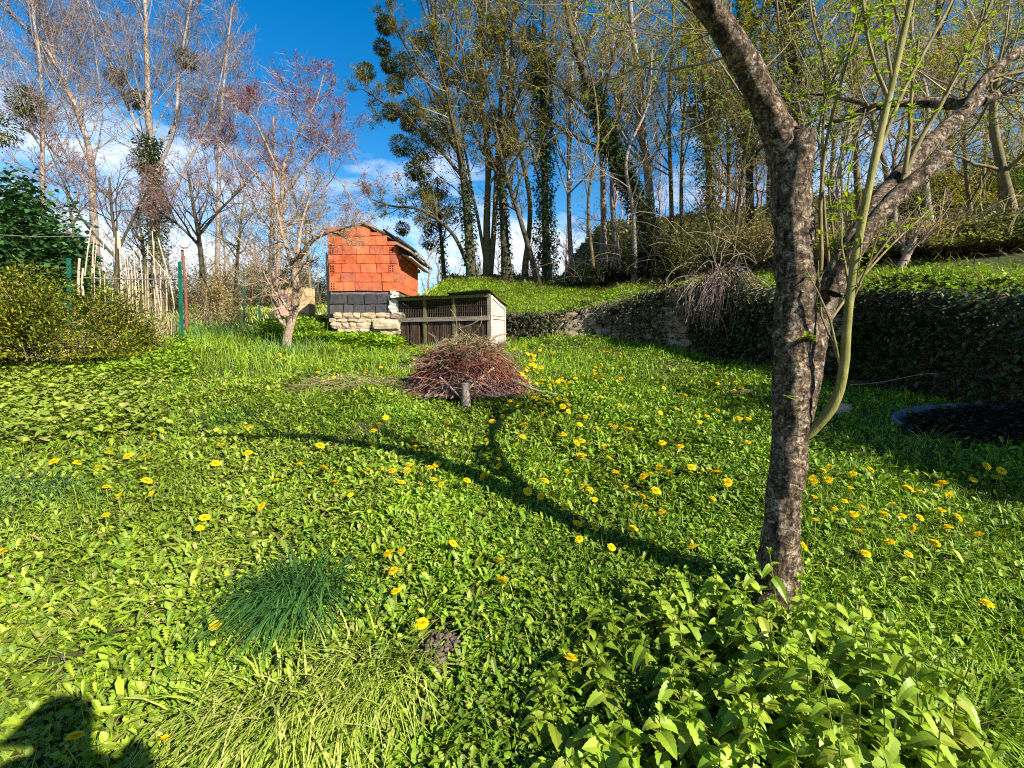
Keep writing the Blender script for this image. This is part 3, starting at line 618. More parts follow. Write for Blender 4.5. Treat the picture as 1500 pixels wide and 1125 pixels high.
# main side limb
P3 = px_path([(1172, 640, D0 + .02), (1184, 560, D0 + .03), (1194, 500, D0 + .06), (1206, 445, D0 + .10), (1228, 395, D0 + .16), (1262, 335, D0 + .24), (1300, 278, D0 + .34), (1340, 232, D0 + .44), (1382, 192, D0 + .54), (1425, 152, D0 + .62), (1442, 143, D0 + .64)], 70)
rough_tube(tk, P3, np.interp(np.linspace(0, 1, 70), np.linspace(0, 1, 11), np.array([26, 34, 35, 35, 32, 29, 27, 28, 26, 25, 18])) * W, 20, .11, 12)
P4 = px_path([(1218, 430, D0 + .02), (1250, 370, D0 + .02), (1290, 312, D0 + .03), (1335, 268, D0 + .04), (1386, 229, D0 + .05)], 36)
rough_tube(tk, P4, rad(17, 13, 36) * 2 * W * .8, 14, .10, 13)
Pl = [([(1440, 146, D0 + .62), (1400, 152, D0 + .75), (1340, 150, D0 + .85), (1285, 156, D0 + .95), (1240, 172, D0 + 1.05), (1208, 186, D0 + 1.15)], 15, 6), ([(1405, 172, D0 + .58), (1440, 120, D0 + .6), (1475, 88, D0 + .62), (1520, 55, D0 + .65), (1600, 0, D0 + .7)], 12, 8), ([(1438, 148, D0 + .62), (1475, 135, D0 + .75), (1520, 118, D0 + .9)], 11, 7), ([(1285, 156, D0 + .95), (1240, 145, D0 + 1.0), (1200, 138, D0 + 1.1), (1140, 142, D0 + 1.2), (1090, 155, D0 + 1.3)], 7, 3)]
limbP = []
Pl += [([(965, -95, D0 - .34), (915, -230, D0 - .45), (860, -380, D0 - .55), (800, -560, D0 - .6)], 13, 4), ([(1010, -35, D0 - .27), (1000, -180, D0 - .2), (1015, -330, D0 - .1), (1010, -520, D0)], 8, 3), ([(1085, 85, D0 - .14), (1020, 20, D0 + .1), (930, -60, D0 + .3), (840, -120, D0 + .5)], 4, 2)]
for pts, a, bb in Pl:
    Q = px_path(pts, 24); rough_tube(tk, Q, rad(a, bb, 24) * 1.5 * W, 12, .10, 14); limbP.append((Q, rad(a, bb, 24) * 1.5 * W))
tk.build('trunk', M['bark_cherry'], ch, cb, smooth=True)
# cut face of the stub
cm = MB(); tubes(cm, np.array([P2[-1], P2[-1] + np.array([.002, -.002, .006])]), np.array([19, 18.5]) * 2 * W * .85, 14, cap=True); cm.build('cut_face', M['block'], ch, cb)
# yellow green water shoots
sh = [([(1176, 640, D0 - .02), (1198, 622, D0 - .06), (1222, 590, D0 - .10), (1235, 545, D0 - .12), (1243, 450, D0 - .13), (1258, 350, D0 - .13), (1280, 240, D0 - .12), (1305, 130, D0 - .10), (1332, 10, D0 - .08), (1345, -60, D0 - .08)], 9.5, 6.5),
      ([(1276, 255, D0 - .12), (1300, 190, D0 - .05), (1325, 130, D0), (1360, 65, D0 + .05), (1395, 0, D0 + .1), (1420, -60, D0 + .15)], 5, 3.5),
      ([(1302, 145, D0 - .10), (1285, 105, D0 - .10), (1270, 50, D0 - .12), (1262, -20, D0 - .12)], 4.2, 3), ([(1307, 120, D0 - .10), (1298, 60, D0 - .08), (1293, -20, D0 - .05)], 3.5, 2.6),
      ([(1192, 450, D0 + .02), (1203, 385, D0), (1202, 300, D0 + .02), (1212, 200, D0 + .04), (1238, 100, D0 + .05), (1268, 0, D0 + .05), (1280, -60, D0 + .05)], 5, 3),
      ([(1215, 395, D0 + .05), (1207, 300, D0 + .06), (1205, 200, D0 + .07), (1208, 100, D0 + .08), (1190, 30, D0 + .08), (1180, -60, D0 + .08)], 3.6, 2.4),
      ([(1228, 400, D0 + .1), (1219, 330, D0 + .1), (1212, 250, D0 + .1)], 3.6, 2.2),
      ([(1180, 235, D0 + .03), (1195, 200, D0 + .03), (1215, 130, D0 + .03), (1245, 60, D0 + .03), (1262, -30, D0 + .03)], 3.4, 2.2),
      ([(1322, 265, D0 + .3), (1345, 210, D0 + .32), (1380, 150, D0 + .3), (1410, 90, D0 + .3), (1445, 20, D0 + .3), (1470, -50, D0 + .3)], 7, 4),
      ([(1325, 255, D0 + .3), (1332, 200, D0 + .3), (1335, 140, D0 + .3), (1345, 60, D0 + .3)], 6, 4),
      ([(1258, 420, D0 - .12), (1243, 380, D0 - .1), (1240, 320, D0 - .1), (1246, 240, D0 - .1), (1268, 160, D0 - .1)], 2.8, 1.6),
      ([(1215, 470, D0 + .1), (1260, 410, D0 + .2), (1310, 355, D0 + .3), (1370, 300, D0 + .4)], 4, 2)]
sm = MB(); sm2_ = MB(); shP = []
for pts, a, bb in sh:
    Q = px_path(pts, 26); mk = 1.0 if a > 9 else .74; rr_ = rad(a * .80 * mk, bb * .62 * mk, 26) * 2 * W; rr_ = rr_ * (1 + .10 * (np.arange(26) % 4 == 1)) * (np.linspace(1.0, .8, 26) if a > 9 else 1); (rough_tube(sm, Q, rr_, 12, .06, 22) if a > 9 else tubes(sm2_, Q, rr_, 8)); shP.append((Q, rr_))
SP_ = np.stack([q[::2] for q, _ in shP]); SR_ = np.stack([r[::2] for _, r in shP])
tw = grow(SP_, SR_, 6, .3, 1, 32, .22, 5, .12, .08, .45, rmin=.0022)
tubes(sm2_, *tw, sides=4)
sm2_.build('thin_shoots', M['shoot_brown'], ch, cb, smooth=True)
sm.build('water_shoot', M['shoot'], ch, cb, smooth=True)
LP_ = np.stack([q for q, _ in limbP]); LR_ = np.stack([r for _, r in limbP])


def away(pr):
    k = pr[0][:, :, 1].min(1) > D0 - .42; return pr[0][k], pr[1][k]


tm = MB(); t1 = grow(LP_, LR_, 17, .12, 1, 55, abs_len=.75, K=6, up=.10, wob=.16, rr=.22, rmin=.0028); t1 = away(t1); tubes(tm, *t1, sides=5)
up_l = grow(P[None, 82::6], rw[None, 82::6], 8, .3, 1, 60, abs_len=.7, K=6, up=.1, wob=.15, rr=.11, rmin=.003); up_l = away(up_l); tubes(tm, *up_l, sides=5)
t2 = grow(*t1, n=7, t0=.15, ang=45, ln=.55, K=5, up=.08, wob=.16, rr=.5, rmin=.002); t2 = away(t2); tubes(tm, *t2, sides=4)
t2b = grow(*up_l, n=4, t0=.2, ang=45, ln=.55, K=5, up=.08, wob=.16, rr=.5, rmin=.002); t2b = away(t2b); tubes(tm, *t2b, sides=4)
tm.build('twigs', M['twig_tan'], ch, cb)
lm = MB()


def whorls(mb, paths, per, size):
    N, K, _ = paths.shape; i = np.repeat(np.arange(N), per); m = len(i); t = (.25 + .75 * R.random(m)) * (K - 1); k = np.minimum(t.astype(int), K - 2); f = (t - k)[:, None]
    pos = paths[i, k] * (1 - f) + paths[i, k + 1] * f
    pos = np.repeat(pos, 5, 0); m = len(pos); s = size * R.uniform(.5, 1.2, m)
    leaves(mb, pos, R.random(m) * 6.28, R.uniform(.1, 1.2, m), s, s * .28, LONG, .35, .3)


whorls(lm, SP_, 7, .045); whorls(lm, tw[0], 3, .032); whorls(lm, t2[0], 3, .024)
wl = np.stack([PX(1180, 495, D0 - .09) + R.normal(0, .006, 3) for _ in range(10)]); leaves(lm, wl, R.random(10) * 6.28, R.uniform(-.2, .9, 10), .05, .018, LONG, .3, .3)
wl = np.stack([PX(1154, 582, D0 - .095) + R.normal(0, .003, 3) for _ in range(5)]); leaves(lm, wl, R.random(5) * 6.28, R.uniform(-.2, .9, 5), .03, .012, LONG, .3, .3)
lm.build('young_leaves', M['shootleaf'], ch, cb)

# ------------------------------------------------------------------ brick shed
shx0, shx1, shy0, shy1 = -3.87, -2.43, 10.0, 12.1
shed = thing('brick_shed', 'small orange hollow-brick shed on dark blocks with ragged tile roof', 'shed', (shx0, shy0, 0))
so = np.array([shx0, shy0, 0.])


def courses(mb, o, u, n, width, z0, z1, ch, lens, gap, proud, jit=.004, topf=None, dirty=None, dp=.05):
    z = z0; row = 0
    while z < z1 - .04:
        h = min(ch, z1 - z); x = -(row % 2) * lens[0] * .5
        while x < width:
            l = R.uniform(*lens); a, b_ = max(x, 0), min(x + l, width); x += l
            if b_ - a < .03: continue
            hh = h
            if topf is not None:
                lim = topf((a + b_) / 2)
                if z + .05 > lim: continue
                hh = min(h, lim - z)
            c = o + u * (a + b_) / 2 + np.array([0, 0, z + hh / 2]) + n * (proud - dp + R.normal(0, .003))
            tgt = dirty if (dirty is not None and R.random() < .14) else mb
            tgt.box(c, u * ((b_ - a) / 2 - gap), n * dp, np.array([0, 0, hh / 2 - gap]), jit)
        z += ch; row += 1


ux, uy = np.array([1., 0, 0]), np.array([0, 1., 0])
wd, dpth = shx1 - shx0, shy1 - shy0


def gable(x): return 2.40 if x < .80 else 2.40 - (x - .80) * .55


bk, bd = MB(), MB()
courses(bk, np.array([shx0, shy0, 0]), ux, -uy, wd, 1.06, 2.42, .19, (.22, .40), .006, .02, topf=gable, dirty=bd)
courses(bk, np.array([shx1, shy0 + .03, 0]), uy, ux, dpth - .03, 1.06, 2.02, .19, (.40, .42), .003, .02, jit=.002)
courses(bk, np.array([shx0, shy0 + .03, 0]), uy, -ux, dpth - .03, 1.06, 2.38, .19, (.3, .42), .006, .02)
courses(bk, np.array([shx0, shy1, 0]), ux, uy, wd, 1.06, 2.42, .19, (.3, .42), .006, .02, topf=gable)
wall_o = bk.build('brick_wall', M['brick'], shed, so)
bd.build('weathered_bricks', M['brick_dirty'], wall_o, so)
hm = MB()  # solid dark blocks on the brick face, painted as shaded holes
for zc in (1.53, 1.91):
    for i in range(2):
        for j in range(3): hm.box((shx1 - .14 + i * .055, shy0 - .022, zc - .05 + j * .05), (.016, 0, 0), (0, .004, 0), (0, 0, .016))
for zc in (1.16, 1.53, 1.9):
    for i in range(2):
        for j in range(3): hm.box((shx0 + .05 + i * .05, shy0 - .022, zc - .05 + j * .05), (.014, 0, 0), (0, .004, 0), (0, 0, .015))
hm.build('brick_hole_shade', M['hole_shade'], wall_o, so)
mm = MB()
mm.box(((shx0 + shx1) / 2, (shy0 + shy1) / 2, (1.06 + 1.92) / 2), (wd / 2 - .015, 0, 0), (0, dpth / 2 - .015, 0), (0, 0, .43))
mm.box((shx0 + .42, (shy0 + shy1) / 2, 2.13), (.405, 0, 0), (0, dpth / 2 - .015, 0), (0, 0, .21))
mm.build('mortar_core', M['mortar'], wall_o, so)
ob = MB()
courses(ob, np.array([shx0, shy0, 0]), ux, -uy, wd - .12, .56, 1.05, .225, (.20, .36), .012, .03, jit=.008)
courses(ob, np.array([shx1, shy0 + .03, 0]), uy, ux, dpth - .03, .56, 1.05, .225, (.24, .36), .012, .02, jit=.006)
courses(ob, np.array([shx0, shy0 + .03, 0]), uy, -ux, dpth - .03, .3, 1.05, .24, (.24, .36), .012, .02, jit=.006)
base_o = ob.build('block_base', M['block'], shed, so)
m2 = MB(); m2.box(((shx0 + shx1) / 2, (shy0 + shy1) / 2, .55), (wd / 2 - .01, 0, 0), (0, dpth / 2 - .01, 0), (0, 0, .50)); m2.build('mortar_bed', M['block_mortar'], base_o, so)
# corner patch of pale render
rp = MB()
for k in range(9): rp.box((shx1 - .07 + R.normal(0, .02), shy0 - .02, .62 + k * .052), (.10 - .006 * abs(k - 4) + R.normal(0, .012), 0, 0), (0, .045, 0), (0, 0, .035), .012)
rp.build('corner_render', M['render_pale'], shed, so)
# rubble footing : rounded stones
CU = []
gq = np.linspace(-1, 1, 4)
cvd = {}; cvl = []; cfl = []


def _cv(p):
    k = tuple(np.round(p, 4))
    if k not in cvd: cvd[k] = len(cvl); cvl.append(p)
    return cvd[k]


for ax in range(3):
    for sg in (-1, 1):
        for i in range(3):
            for j in range(3):
                q = []
                for (a, b_) in ((i, j), (i + 1, j), (i + 1, j + 1), (i, j + 1)):
                    p = np.zeros(3); p[ax] = sg; p[(ax + 1) % 3] = gq[a]; p[(ax + 2) % 3] = gq[b_]; q.append(_cv(p))
                cfl.append(q if sg > 0 else q[::-1])
SV = np.array(cvl); SVr = SV * .62 + norm(SV) * .50; SF = np.array(cfl)


def stones(mb, cs, u, v, wv, jit=.06):
    """cs (N,3); u,v,wv half-axis vectors (N,3)"""
    for c, a, b_, d in zip(cs, u, v, wv):
        q = SVr + R.normal(0, jit, SVr.shape)
        mb.add(c + q[:, :1] * a + q[:, 1:2] * b_ + q[:, 2:] * d, SF)


st = MB(); z = -.05; row = 0
while z < .56:
    h = R.uniform(.08, .14); x = R.uniform(-.1, 0) + (.18 if z < .2 else .08)
    while x < wd:
        l = R.uniform(.14, .34)
        stones(st, [np.array([shx0 + x + l / 2, shy0 + .06 + R.normal(0, .015), z + h / 2])], [ux * l / 2 * .97], [uy * .12], [np.array([0, 0, h / 2 * .97])]); x += l
    z += h
stones(st, [np.array([shx1 - .24, shy0 - .03, .36])], [ux * .27], [uy * .12], [np.array([0, 0, .10])], .02)
for k in range(10): stones(st, [np.array([shx1 + .05, shy0 + .2 + .2 * k, .25 + .2 * (k % 2)])], [ux * .1], [uy * .12], [np.array([0, 0, .12])])
st.build('stone_footing', M['stone'], shed, so)
# roof
rf = MB()
for k in range(15):
    yy = shy0 + .02 + k * (dpth + .30) / 14
    for (xa, za, xb, zb) in ((shx0 + .56 + .05 * (k % 3), 2.44, shx0 + .84, 2.45), (shx0 + .80, 2.46, shx0 + 1.2, 2.24), (shx0 + 1.15, 2.29, shx0 + 1.50, 2.07), (shx0 + 1.45, 2.10, shx0 + 1.76, 1.87)):
        a = np.array([xa, yy, za]); c = np.array([xb, yy, zb]); d = (c - a) / 2; nrm = norm(np.cross(d, uy))
        nrm = nrm if nrm[2] > 0 else -nrm
        rf.box((a + c) / 2 + nrm * R.uniform(.0, .05) + R.normal(0, .02, 3), d * R.uniform(.95, 1.18), uy * .085, nrm * .014, .012)
roof_o = rf.build('roof', M['tile'], shed, so)
ft = MB()
ft.box((shx0 + 1.62, (shy0 + shy1) / 2 + .1, 1.95), np.array([.16, 0, -.088]), (0, dpth / 2 + .25, 0), (.008, 0, .016)); ft.build('roof_batten', M['wood_old'], roof_o, so)
gt = MB(); gt.box((shx1 + .20, (shy0 + shy1) / 2 + .18, 1.80), np.array([.10, 0, -.03]), (0, dpth / 2 + .16, 0), (.004, 0, .012)); gt.build('eave_sheet', M['zinc'], shed, so)
lb = MB(); lb.box((shx1 + .045, (shy0 + shy1) / 2 + .05, 1.78), (.03, 0, 0), (0, dpth / 2, 0), (0, 0, .035)); lb.build('lintel', M['brick'], shed, so)

# ------------------------------------------------------------------ rabbit hutch
fa, fb = np.array([-2.46, 9.96, 0]), np.array([-.42, 9.0, 0])
hu = (fb - fa); hl = np.linalg.norm(hu); hu = hu / hl; hn = np.array([hu[1], -hu[0], 0]); hbk = -hn
HL = .64; zt, zb_, zm = .92, -.22, .44; up3 = np.array([0, 0, 1.])
hut = thing('rabbit_hutch', 'long two-tier timber hutch with wire fronts and mossy sheet roof', 'hutch', (fa + fb) / 2)
ho = (fa + fb) / 2


def HP(s, d, z): return fa + hu * s + hbk * d + up3 * z


def hbox(mb, s0, s1, d0, d1, z0, z1, jit=0):
    mb.box(HP((s0 + s1) / 2, (d0 + d1) / 2, (z0 + z1) / 2), hu * (s1 - s0) / 2, hbk * (d1 - d0) / 2, up3 * (z1 - z0) / 2, jit)


for s in (0, .70, 1.40, hl - .06):
    q = MB(); hbox(q, s, s + .055, 0, .06, zb_, zt, .003); q.build('post', M['wood_moss' if s in (.70, 1.40) else 'wood_old'], hut, ho)
q = MB(); hbox(q, .055, hl - .06, .062, HL - .03, zm - .02, zm, .002); q.build('floor_board', M['wood_brown'], hut, ho)
q = MB(); hbox(q, .0, hl - .01, -.022, -.002, zm - .035, zm + .05, .004); q.build('shelf_rail', M['wood_old'], hut, ho)
q = MB(); hbox(q, .0, hl - .01, -.020, -.002, zt - .07, zt - .02, .003); q.build('top_rail', M['wood_moss'], hut, ho)
q = MB()
for k in range(22):
    s0 = k * hl / 22; hbox(q, s0 + .003, s0 + hl / 22 - .003, HL - .025, HL - .008 + R.uniform(0, .006), zb_, .74, .002)
q.build('back_boards', M['wood_brown'], hut, ho)
q = MB()
for k in range(46):
    s0 = .03 + k * (hl - .08) / 46
    if R.random() < .9: hbox(q, s0, s0 + .034, .012, .022 + R.uniform(0, .008), zb_, zm - .04 - R.uniform(0, .02), .003)
q.build('lower_slats', M['wood_brown'], hut, ho)
q = MB()
for k in range(50):
    s0 = .06 + k * (hl - .13) / 50; hbox(q, s0, s0 + .0045, .006, .0105, zm + .05, zt - .07)
for z in (.58, .70): hbox(q, .06, hl - .06, .0015, .0055, z, z + .004)
q.build('wire_front', M['wire'], hut, ho)
for sd in (0, 1):
    s0 = hl - .001 if sd else -.02
    q = MB(); dd = HL
    # sloping top side panel: two fields with rails
    for (z0, z1f, z1b) in ((zm + .06, zt - .04, .70), (zb_, zm - .02, zm - .02)):
        V = [HP(s0 + e, d, z) for e in (0, .014) for (d, z) in ((.0, z0), (dd, z0), (dd, z1b), (.0, z1f))]
        q.add(V, [(0, 1, 2, 3), (7, 6, 5, 4), (0, 4, 5, 1), (1, 5, 6, 2), (2, 6, 7, 3), (3, 7, 4, 0)])
    po = q.build('side_panel', M['panel_pale'], hut, ho)
    q = MB(); e0 = s0 + (.0142 if sd else -.012)
    q.box(HP(e0 + .006, .03, (zb_ + zt) / 2 - .02), hu * .006, hbk * .03, up3 * ((zt - zb_) / 2 - .02), .001)
    q.box(HP(e0 + .006, dd - .025, (zb_ + .72) / 2 - .02), hu * .006, hbk * .025, up3 * ((.72 - zb_) / 2 - .02), .001)
    q.box(HP(e0 + .006, dd / 2, zm + .02), hu * .009, hbk * (dd / 2 - .06), up3 * .028, .001)
    V0, V1 = HP(e0 + .006, .06, zt - .075), HP(e0 + .006, dd - .05, .665)
    q.box((V0 + V1) / 2, hu * .009, (V1 - V0) / 2, up3 * .025, .001)
    q.build('panel_frame', M['panel_pale'], po, ho)
for (s0, s1, dz) in ((-.06, 1.38, 0.0), (1.34, hl + .05, .022)):
    q = MB(); n = 26
    sgr = np.linspace(s0, s1, n); dgr = np.linspace(-.10, HL + .07, 8)
    S_, D_ = np.meshgrid(sgr, dgr)
    Zr = zt + .0 + dz - (D_) * .30 + .010 * np.sin(S_ * 60) + .012 * np.sin(S_ * 4 + D_ * 6) + (-.03 if dz == 0 else .0) * (D_ < -.05)
    for off in (0, .012):
        pass
    Vt = fa + S_[..., None] * hu + D_[..., None] * hbk + Zr[..., None] * up3; Vb = Vt - up3 * .012
    ii = np.arange(S_.size).reshape(S_.shape); qf = np.stack([ii[:-1, :-1], ii[:-1, 1:], ii[1:, 1:], ii[1:, :-1]], -1).reshape(-1, 4)
    q.add(np.concatenate([Vt.reshape(-1, 3), Vb.reshape(-1, 3)]), np.concatenate([qf, qf[:, ::-1] + S_.size]))
    bnd = np.concatenate([ii[0], ii[1:, -1], ii[-1, -2::-1], ii[-2:0:-1, 0]]); nx = np.roll(bnd, -1)
    q.f4.append(np.stack([bnd, bnd + S_.size, nx + S_.size, nx], -1) + q.n - 2 * S_.size)
    q.build('roof', M['roof_moss'], hut, ho)
mo = MB(); n = 1500; s_ = R.uniform(-.05, hl, n); d_ = R.uniform(-.08, HL, n)
leaves(mo, fa + s_[:, None] * hu + d_[:, None] * hbk + (zt + .01 - d_ * .30 + .01)[:, None] * up3, R.random(n) * 6.28, R.uniform(.0, 1.2, n), R.uniform(.02, .05, n), .02, OVAL2, .2, .1)
mo.build('moss', M['bud_olive'], hut, ho)

# ------------------------------------------------------------------ retaining wall
def resample(poly, step):
    seg = np.linalg.norm(np.diff(poly, axis=0), axis=1); cum = np.concatenate([[0], np.cumsum(seg)])
    s = np.arange(0, cum[-1], step); return np.stack([np.interp(s, cum, poly[:, k]) for k in range(poly.shape[1])], -1), s


WP = np.column_stack([WALL, CREST])[1:12]
wp, ws = resample(WP, .12)
sm_ = np.stack([np.convolve(np.pad(wp[:, k], 4, mode='edge'), np.ones(9) / 9, 'valid') for k in range(3)], -1)
wt = norm(np.gradient(sm_[:, :2], axis=0)); wn = np.stack([wt[:, 1], -wt[:, 0]], -1)   # toward the lawn
wo = np.array([3.0, 9.4, 0])
rw_ = thing('retaining_wall', 'old dry stone retaining wall smothered in ivy below the grassy terrace', 'wall', wo)
rows = 8; core = MB(); VV = np.zeros((len(sm_), rows + 2, 3))
for k in range(rows):
    t = k / (rows - 1)
    f = sm_[:, :2] + wn * (.05 * (1 - t) + .02)[:, None] if False else sm_[:, :2] + wn * (.06 - .10 * t)
    zg = H(f[:, 0], f[:, 1]) if k == 0 else None
    if k == 0: zbase = np.minimum(plane_h(sm_[:, 0], sm_[:, 1]) - .15, sm_[:, 2] - .2)
    VV[:, k, :2] = f; VV[:, k, 2] = zbase + (sm_[:, 2] + .05 - zbase) * t
VV[:, rows, :2] = sm_[:, :2] - wn * .30; VV[:, rows, 2] = sm_[:, 2] + .05
VV[:, rows + 1, :2] = sm_[:, :2] - wn * .30; VV[:, rows + 1, 2] = sm_[:, 2] - .4
VV += R.normal(0, .015, VV.shape); VV[:, 1:, 2] += .06 * (np.sin(ws * 2.1) + np.sin(ws * 5.3 + 1))[:, None] * np.linspace(0, 1, rows + 1)[None]
ii = np.arange(VV.shape[0] * VV.shape[1]).reshape(VV.shape[:2])
core.add(VV.reshape(-1, 3), np.stack([ii[:-1, :-1], ii[1:, :-1], ii[1:, 1:], ii[:-1, 1:]], -1).reshape(-1, 4))
core.build('earth_core', M['dirt'], rw_, wo)
st = MB()
for i in range(0, len(sm_) - 1):
    c = sm_[i]; pxx, _ = proj(np.array([c[0], c[1], 0]))
    if not (-.6 < c[0] < 3.3 or 1165 < pxx < 1235): continue
    zz = zbase[i] + .08
    while zz < c[2] + .02:
        h = R.uniform(.07, .15)
        if R.random() < .85:
            t3 = np.array([wt[i, 0], wt[i, 1], 0]); n3 = np.array([wn[i, 0], wn[i, 1], 0])
            stones(st, [np.array([c[0], c[1], zz + h / 2]) + n3 * (.05 + R.normal(0, .02)) + t3 * R.normal(0, .04)], [t3 * R.uniform(.07, .16)], [n3 * .08], [up3 * h / 2])
        zz += h
st.build('masonry', M['stone_grey'], rw_, wo)


def wall_leaves(n, dens, size, zoff=(-.02, .12), out=(.02, .25)):
    i = R.integers(0, len(sm_), n); keep = R.random(n) < dens(i); i = i[keep]; n = len(i)
    t = R.random(n) ** .8 * 1.12
    zz = zbase[i] + .1 + (sm_[i, 2] + .08 - zbase[i]) * t
    top = t > .98; o = R.uniform(*out, n) * (.35 + 1.1 * np.sin(i * .17 + np.sin(i * .05)) ** 2)
    o = np.where(top, R.uniform(-.35, .15, n), o)
    zz = np.where(top, sm_[i, 2] + .06 * (np.sin(ws[i] * 2.1) + np.sin(ws[i] * 5.3 + 1)) + R.uniform(.0, .22, n) * (.3 + np.sin(i * .13) ** 2), zz)
    pos = np.stack([sm_[i, 0] + wn[i, 0] * o + wt[i, 0] * R.normal(0, .06, n), sm_[i, 1] + wn[i, 1] * o + wt[i, 1] * R.normal(0, .06, n), zz], -1)
    az = np.arctan2(wn[i, 1], wn[i, 0]) + R.normal(0, .8, n)
    return pos, az, np.where(top, R.uniform(.0, 1.0, n), R.uniform(-1.1, .3, n)), size * R.uniform(.6, 1.3, n)


pxw = proj(np.stack([sm_[:, 0], sm_[:, 1], sm_[:, 2] * 0], -1))[0]


def dens_ivy(i):
    p = pxw[i]
    return np.interp(p, [640, 740, 790, 850, 900, 960, 1000, 1180, 1200, 1230, 1260, 1500, 2500], [.5, .5, .5, .40, .30, .65, .9, .8, .5, .5, 1, 1, .8]) * np.where(sm_[i, 1] > 0, 1, .4)


im = MB(); p, az, el, s = wall_leaves(52000, dens_ivy, .062); leaves(im, p, az, el, s, s * .9, OVAL2, .2, .15); im.build('ivy', M['ivy_dark'], rw_, wo)
im = MB(); p, az, el, s = wall_leaves(22000, lambda i: np.interp(pxw[i], [640, 740, 800, 870, 950, 1040, 1150, 1230], [.5, 1, .9, .5, .6, .7, .7, .5]), .055); leaves(im, p, az, el, s, s * .6, OVAL2, .2, .2); im.build('dead_growth', M['dead_leaf'], rw_, wo)
# dry stems straggling over the wall
dm = MB(); i = R.integers(0, len(sm_), 420); i = i[(pxw[i] > 640) & (pxw[i] < 1260) & (sm_[i, 1] > 3)]
Q = np.zeros((len(i), 5, 3)); Q[:, 0, :2] = sm_[i, :2] - wn[i] * .1; Q[:, 0, 2] = sm_[i, 2] + .1
dr = np.stack([wn[i, 0], wn[i, 1], 0 * wn[i, 0] + .5], -1)
for k in range(1, 5): dr = norm(dr + R.normal(0, .35, dr.shape) + np.array([0, 0, -.35])); Q[:, k] = Q[:, k - 1] + dr * .13
tubes(dm, Q, np.full((len(i), 5), .003), 3); dm.build('dry_stems', M['twig_pink'], rw_, wo)


# ------------------------------------------------------------------ shrubs and thickets
def shrub(name, label, cat, c, rx, ry, rz, n, size, mat, stems=60, stem_mat='twig_olive', nl=26, group=None, shape=OVAL2, wr=.5, el=(-.5, 1.1), hollow=.55, stem_r=.006, fill=None):
    """uneven bush of leaf lumps on stems; c = ground point"""
    c = np.asarray(c, float); o = thing(name, label, cat, c, group)
    v = norm(R.normal(0, 1, (nl, 3))); v[:, 2] = np.abs(v[:, 2]) * .95
    lr = R.uniform(.45, .85, nl)
    lc = v * lr[:, None] * np.array([rx, ry, rz]) * .85
    k = R.integers(0, nl, n); q = norm(R.normal(0, 1, (n, 3)))
    ls = R.uniform(.14, .40, nl)
    pos = lc[k] + q * (ls[k] * (hollow + (1 - hollow) * R.random(n)) * (.9 + .25 * R.random(n)))[:, None] * np.array([rx, ry, rz])
    pos[:, 2] = np.maximum(pos[:, 2], .02 + .03 * R.random(n))
    s = size * R.uniform(.55, 1.35, n)
    m = MB(); leaves(m, c + pos, np.arctan2(q[:, 1], q[:, 0]) + R.normal(0, .7, n), R.uniform(*el, n), s, s * wr, shape, .25, .2, R.normal(0, .4, n))
    m.build('foliage', M[mat], o, c)
    if stems:
        sm2 = MB(); Q = np.zeros((stems, 6, 3)); j = R.integers(0, nl, stems)
        b0 = np.stack([R.normal(0, rx * .18, stems), R.normal(0, ry * .18, stems), np.full(stems, -.03)], -1)
        e = lc[j] * R.uniform(.9, 1.25, (stems, 1)) + R.normal(0, .06, (stems, 3)) * rx
        for t in range(6):
            f = t / 5; Q[:, t] = c + b0 * (1 - f) + e * f + np.array([0, 0, .25 * rz]) * f * (1 - f) + R.normal(0, .02 * rx, (stems, 3)) * (f > 0)
        tubes(sm2, Q, np.broadcast_to(np.linspace(1, .3, 6), (stems, 6)) * stem_r, 4); sm2.build('stems', M[stem_mat], o, c)
    if 'thicket' in name or 'bush' in name and group:
        n2 = 110; Q = np.zeros((n2, 8, 3)); Q[:, 0] = c + np.stack([R.normal(0, rx * .5, n2), R.normal(0, ry * .5, n2), np.zeros(n2)], -1)
        dr = norm(np.stack([R.normal(0, .5, n2), R.normal(-.2, .5, n2), np.full(n2, 1.3)], -1)); stp = R.uniform(.10, .28, (n2, 1)) * rz
        for t in range(1, 8): dr = norm(dr + R.normal(0, .12, (n2, 3)) + np.array([0, 0, -.16])); Q[:, t] = Q[:, t - 1] + dr * stp
        am = MB(); tubes(am, Q, np.broadcast_to(np.linspace(.009, .004, 8), (n2, 8)), 3); am.build('arching_stems', M['twig_dark' if mat == 'ivy_dark' else 'twig_olive'], o, c)
    return o


def at(px, y): x = (px - 750) / FPX * y; return np.array([x, y, float(H(x, y))])


c = at(70, 7.3)
shrub('juniper_bush', 'wide bushy conifer with golden-tipped sprays beside the bamboo canes', 'bush', (-6.95, 7.0, float(H(-6.95, 7.0)) + .1), 1.75, 1.3, 1.95, 34000, .075, 'juniper', 200, 'twig_tan', 44, wr=.28, el=(-.2, 1.4), hollow=.25)
shrub('evergreen_hedge', 'tall dark glossy evergreen covered in ivy beyond the golden conifer', 'hedge', (-11.6, 10.6, float(H(-11.6, 10.6))), 2.6, 2.0, 3.95, 30000, .15, 'hedge', 60, 'twig_dark', 60, wr=.7, hollow=.6, stem_r=.02)
shrub('brown_shrub', 'rusty brown twiggy shrub standing beyond the green fence post', 'shrub', at(318, 12.2), .95, .8, 1.75, 5200, .055, 'brown_bush', 160, 'twig_tan', 40, hollow=.1)
shrub('dry_shrub', 'bleached dry twiggy shrub at the edge of the golden conifer', 'shrub', at(226, 7.9), .36, .34, .92, 700, .04, 'straw', 170, 'straw', 30, hollow=.0, stem_r=.005)
TH = 'undergrowth on the hillside'
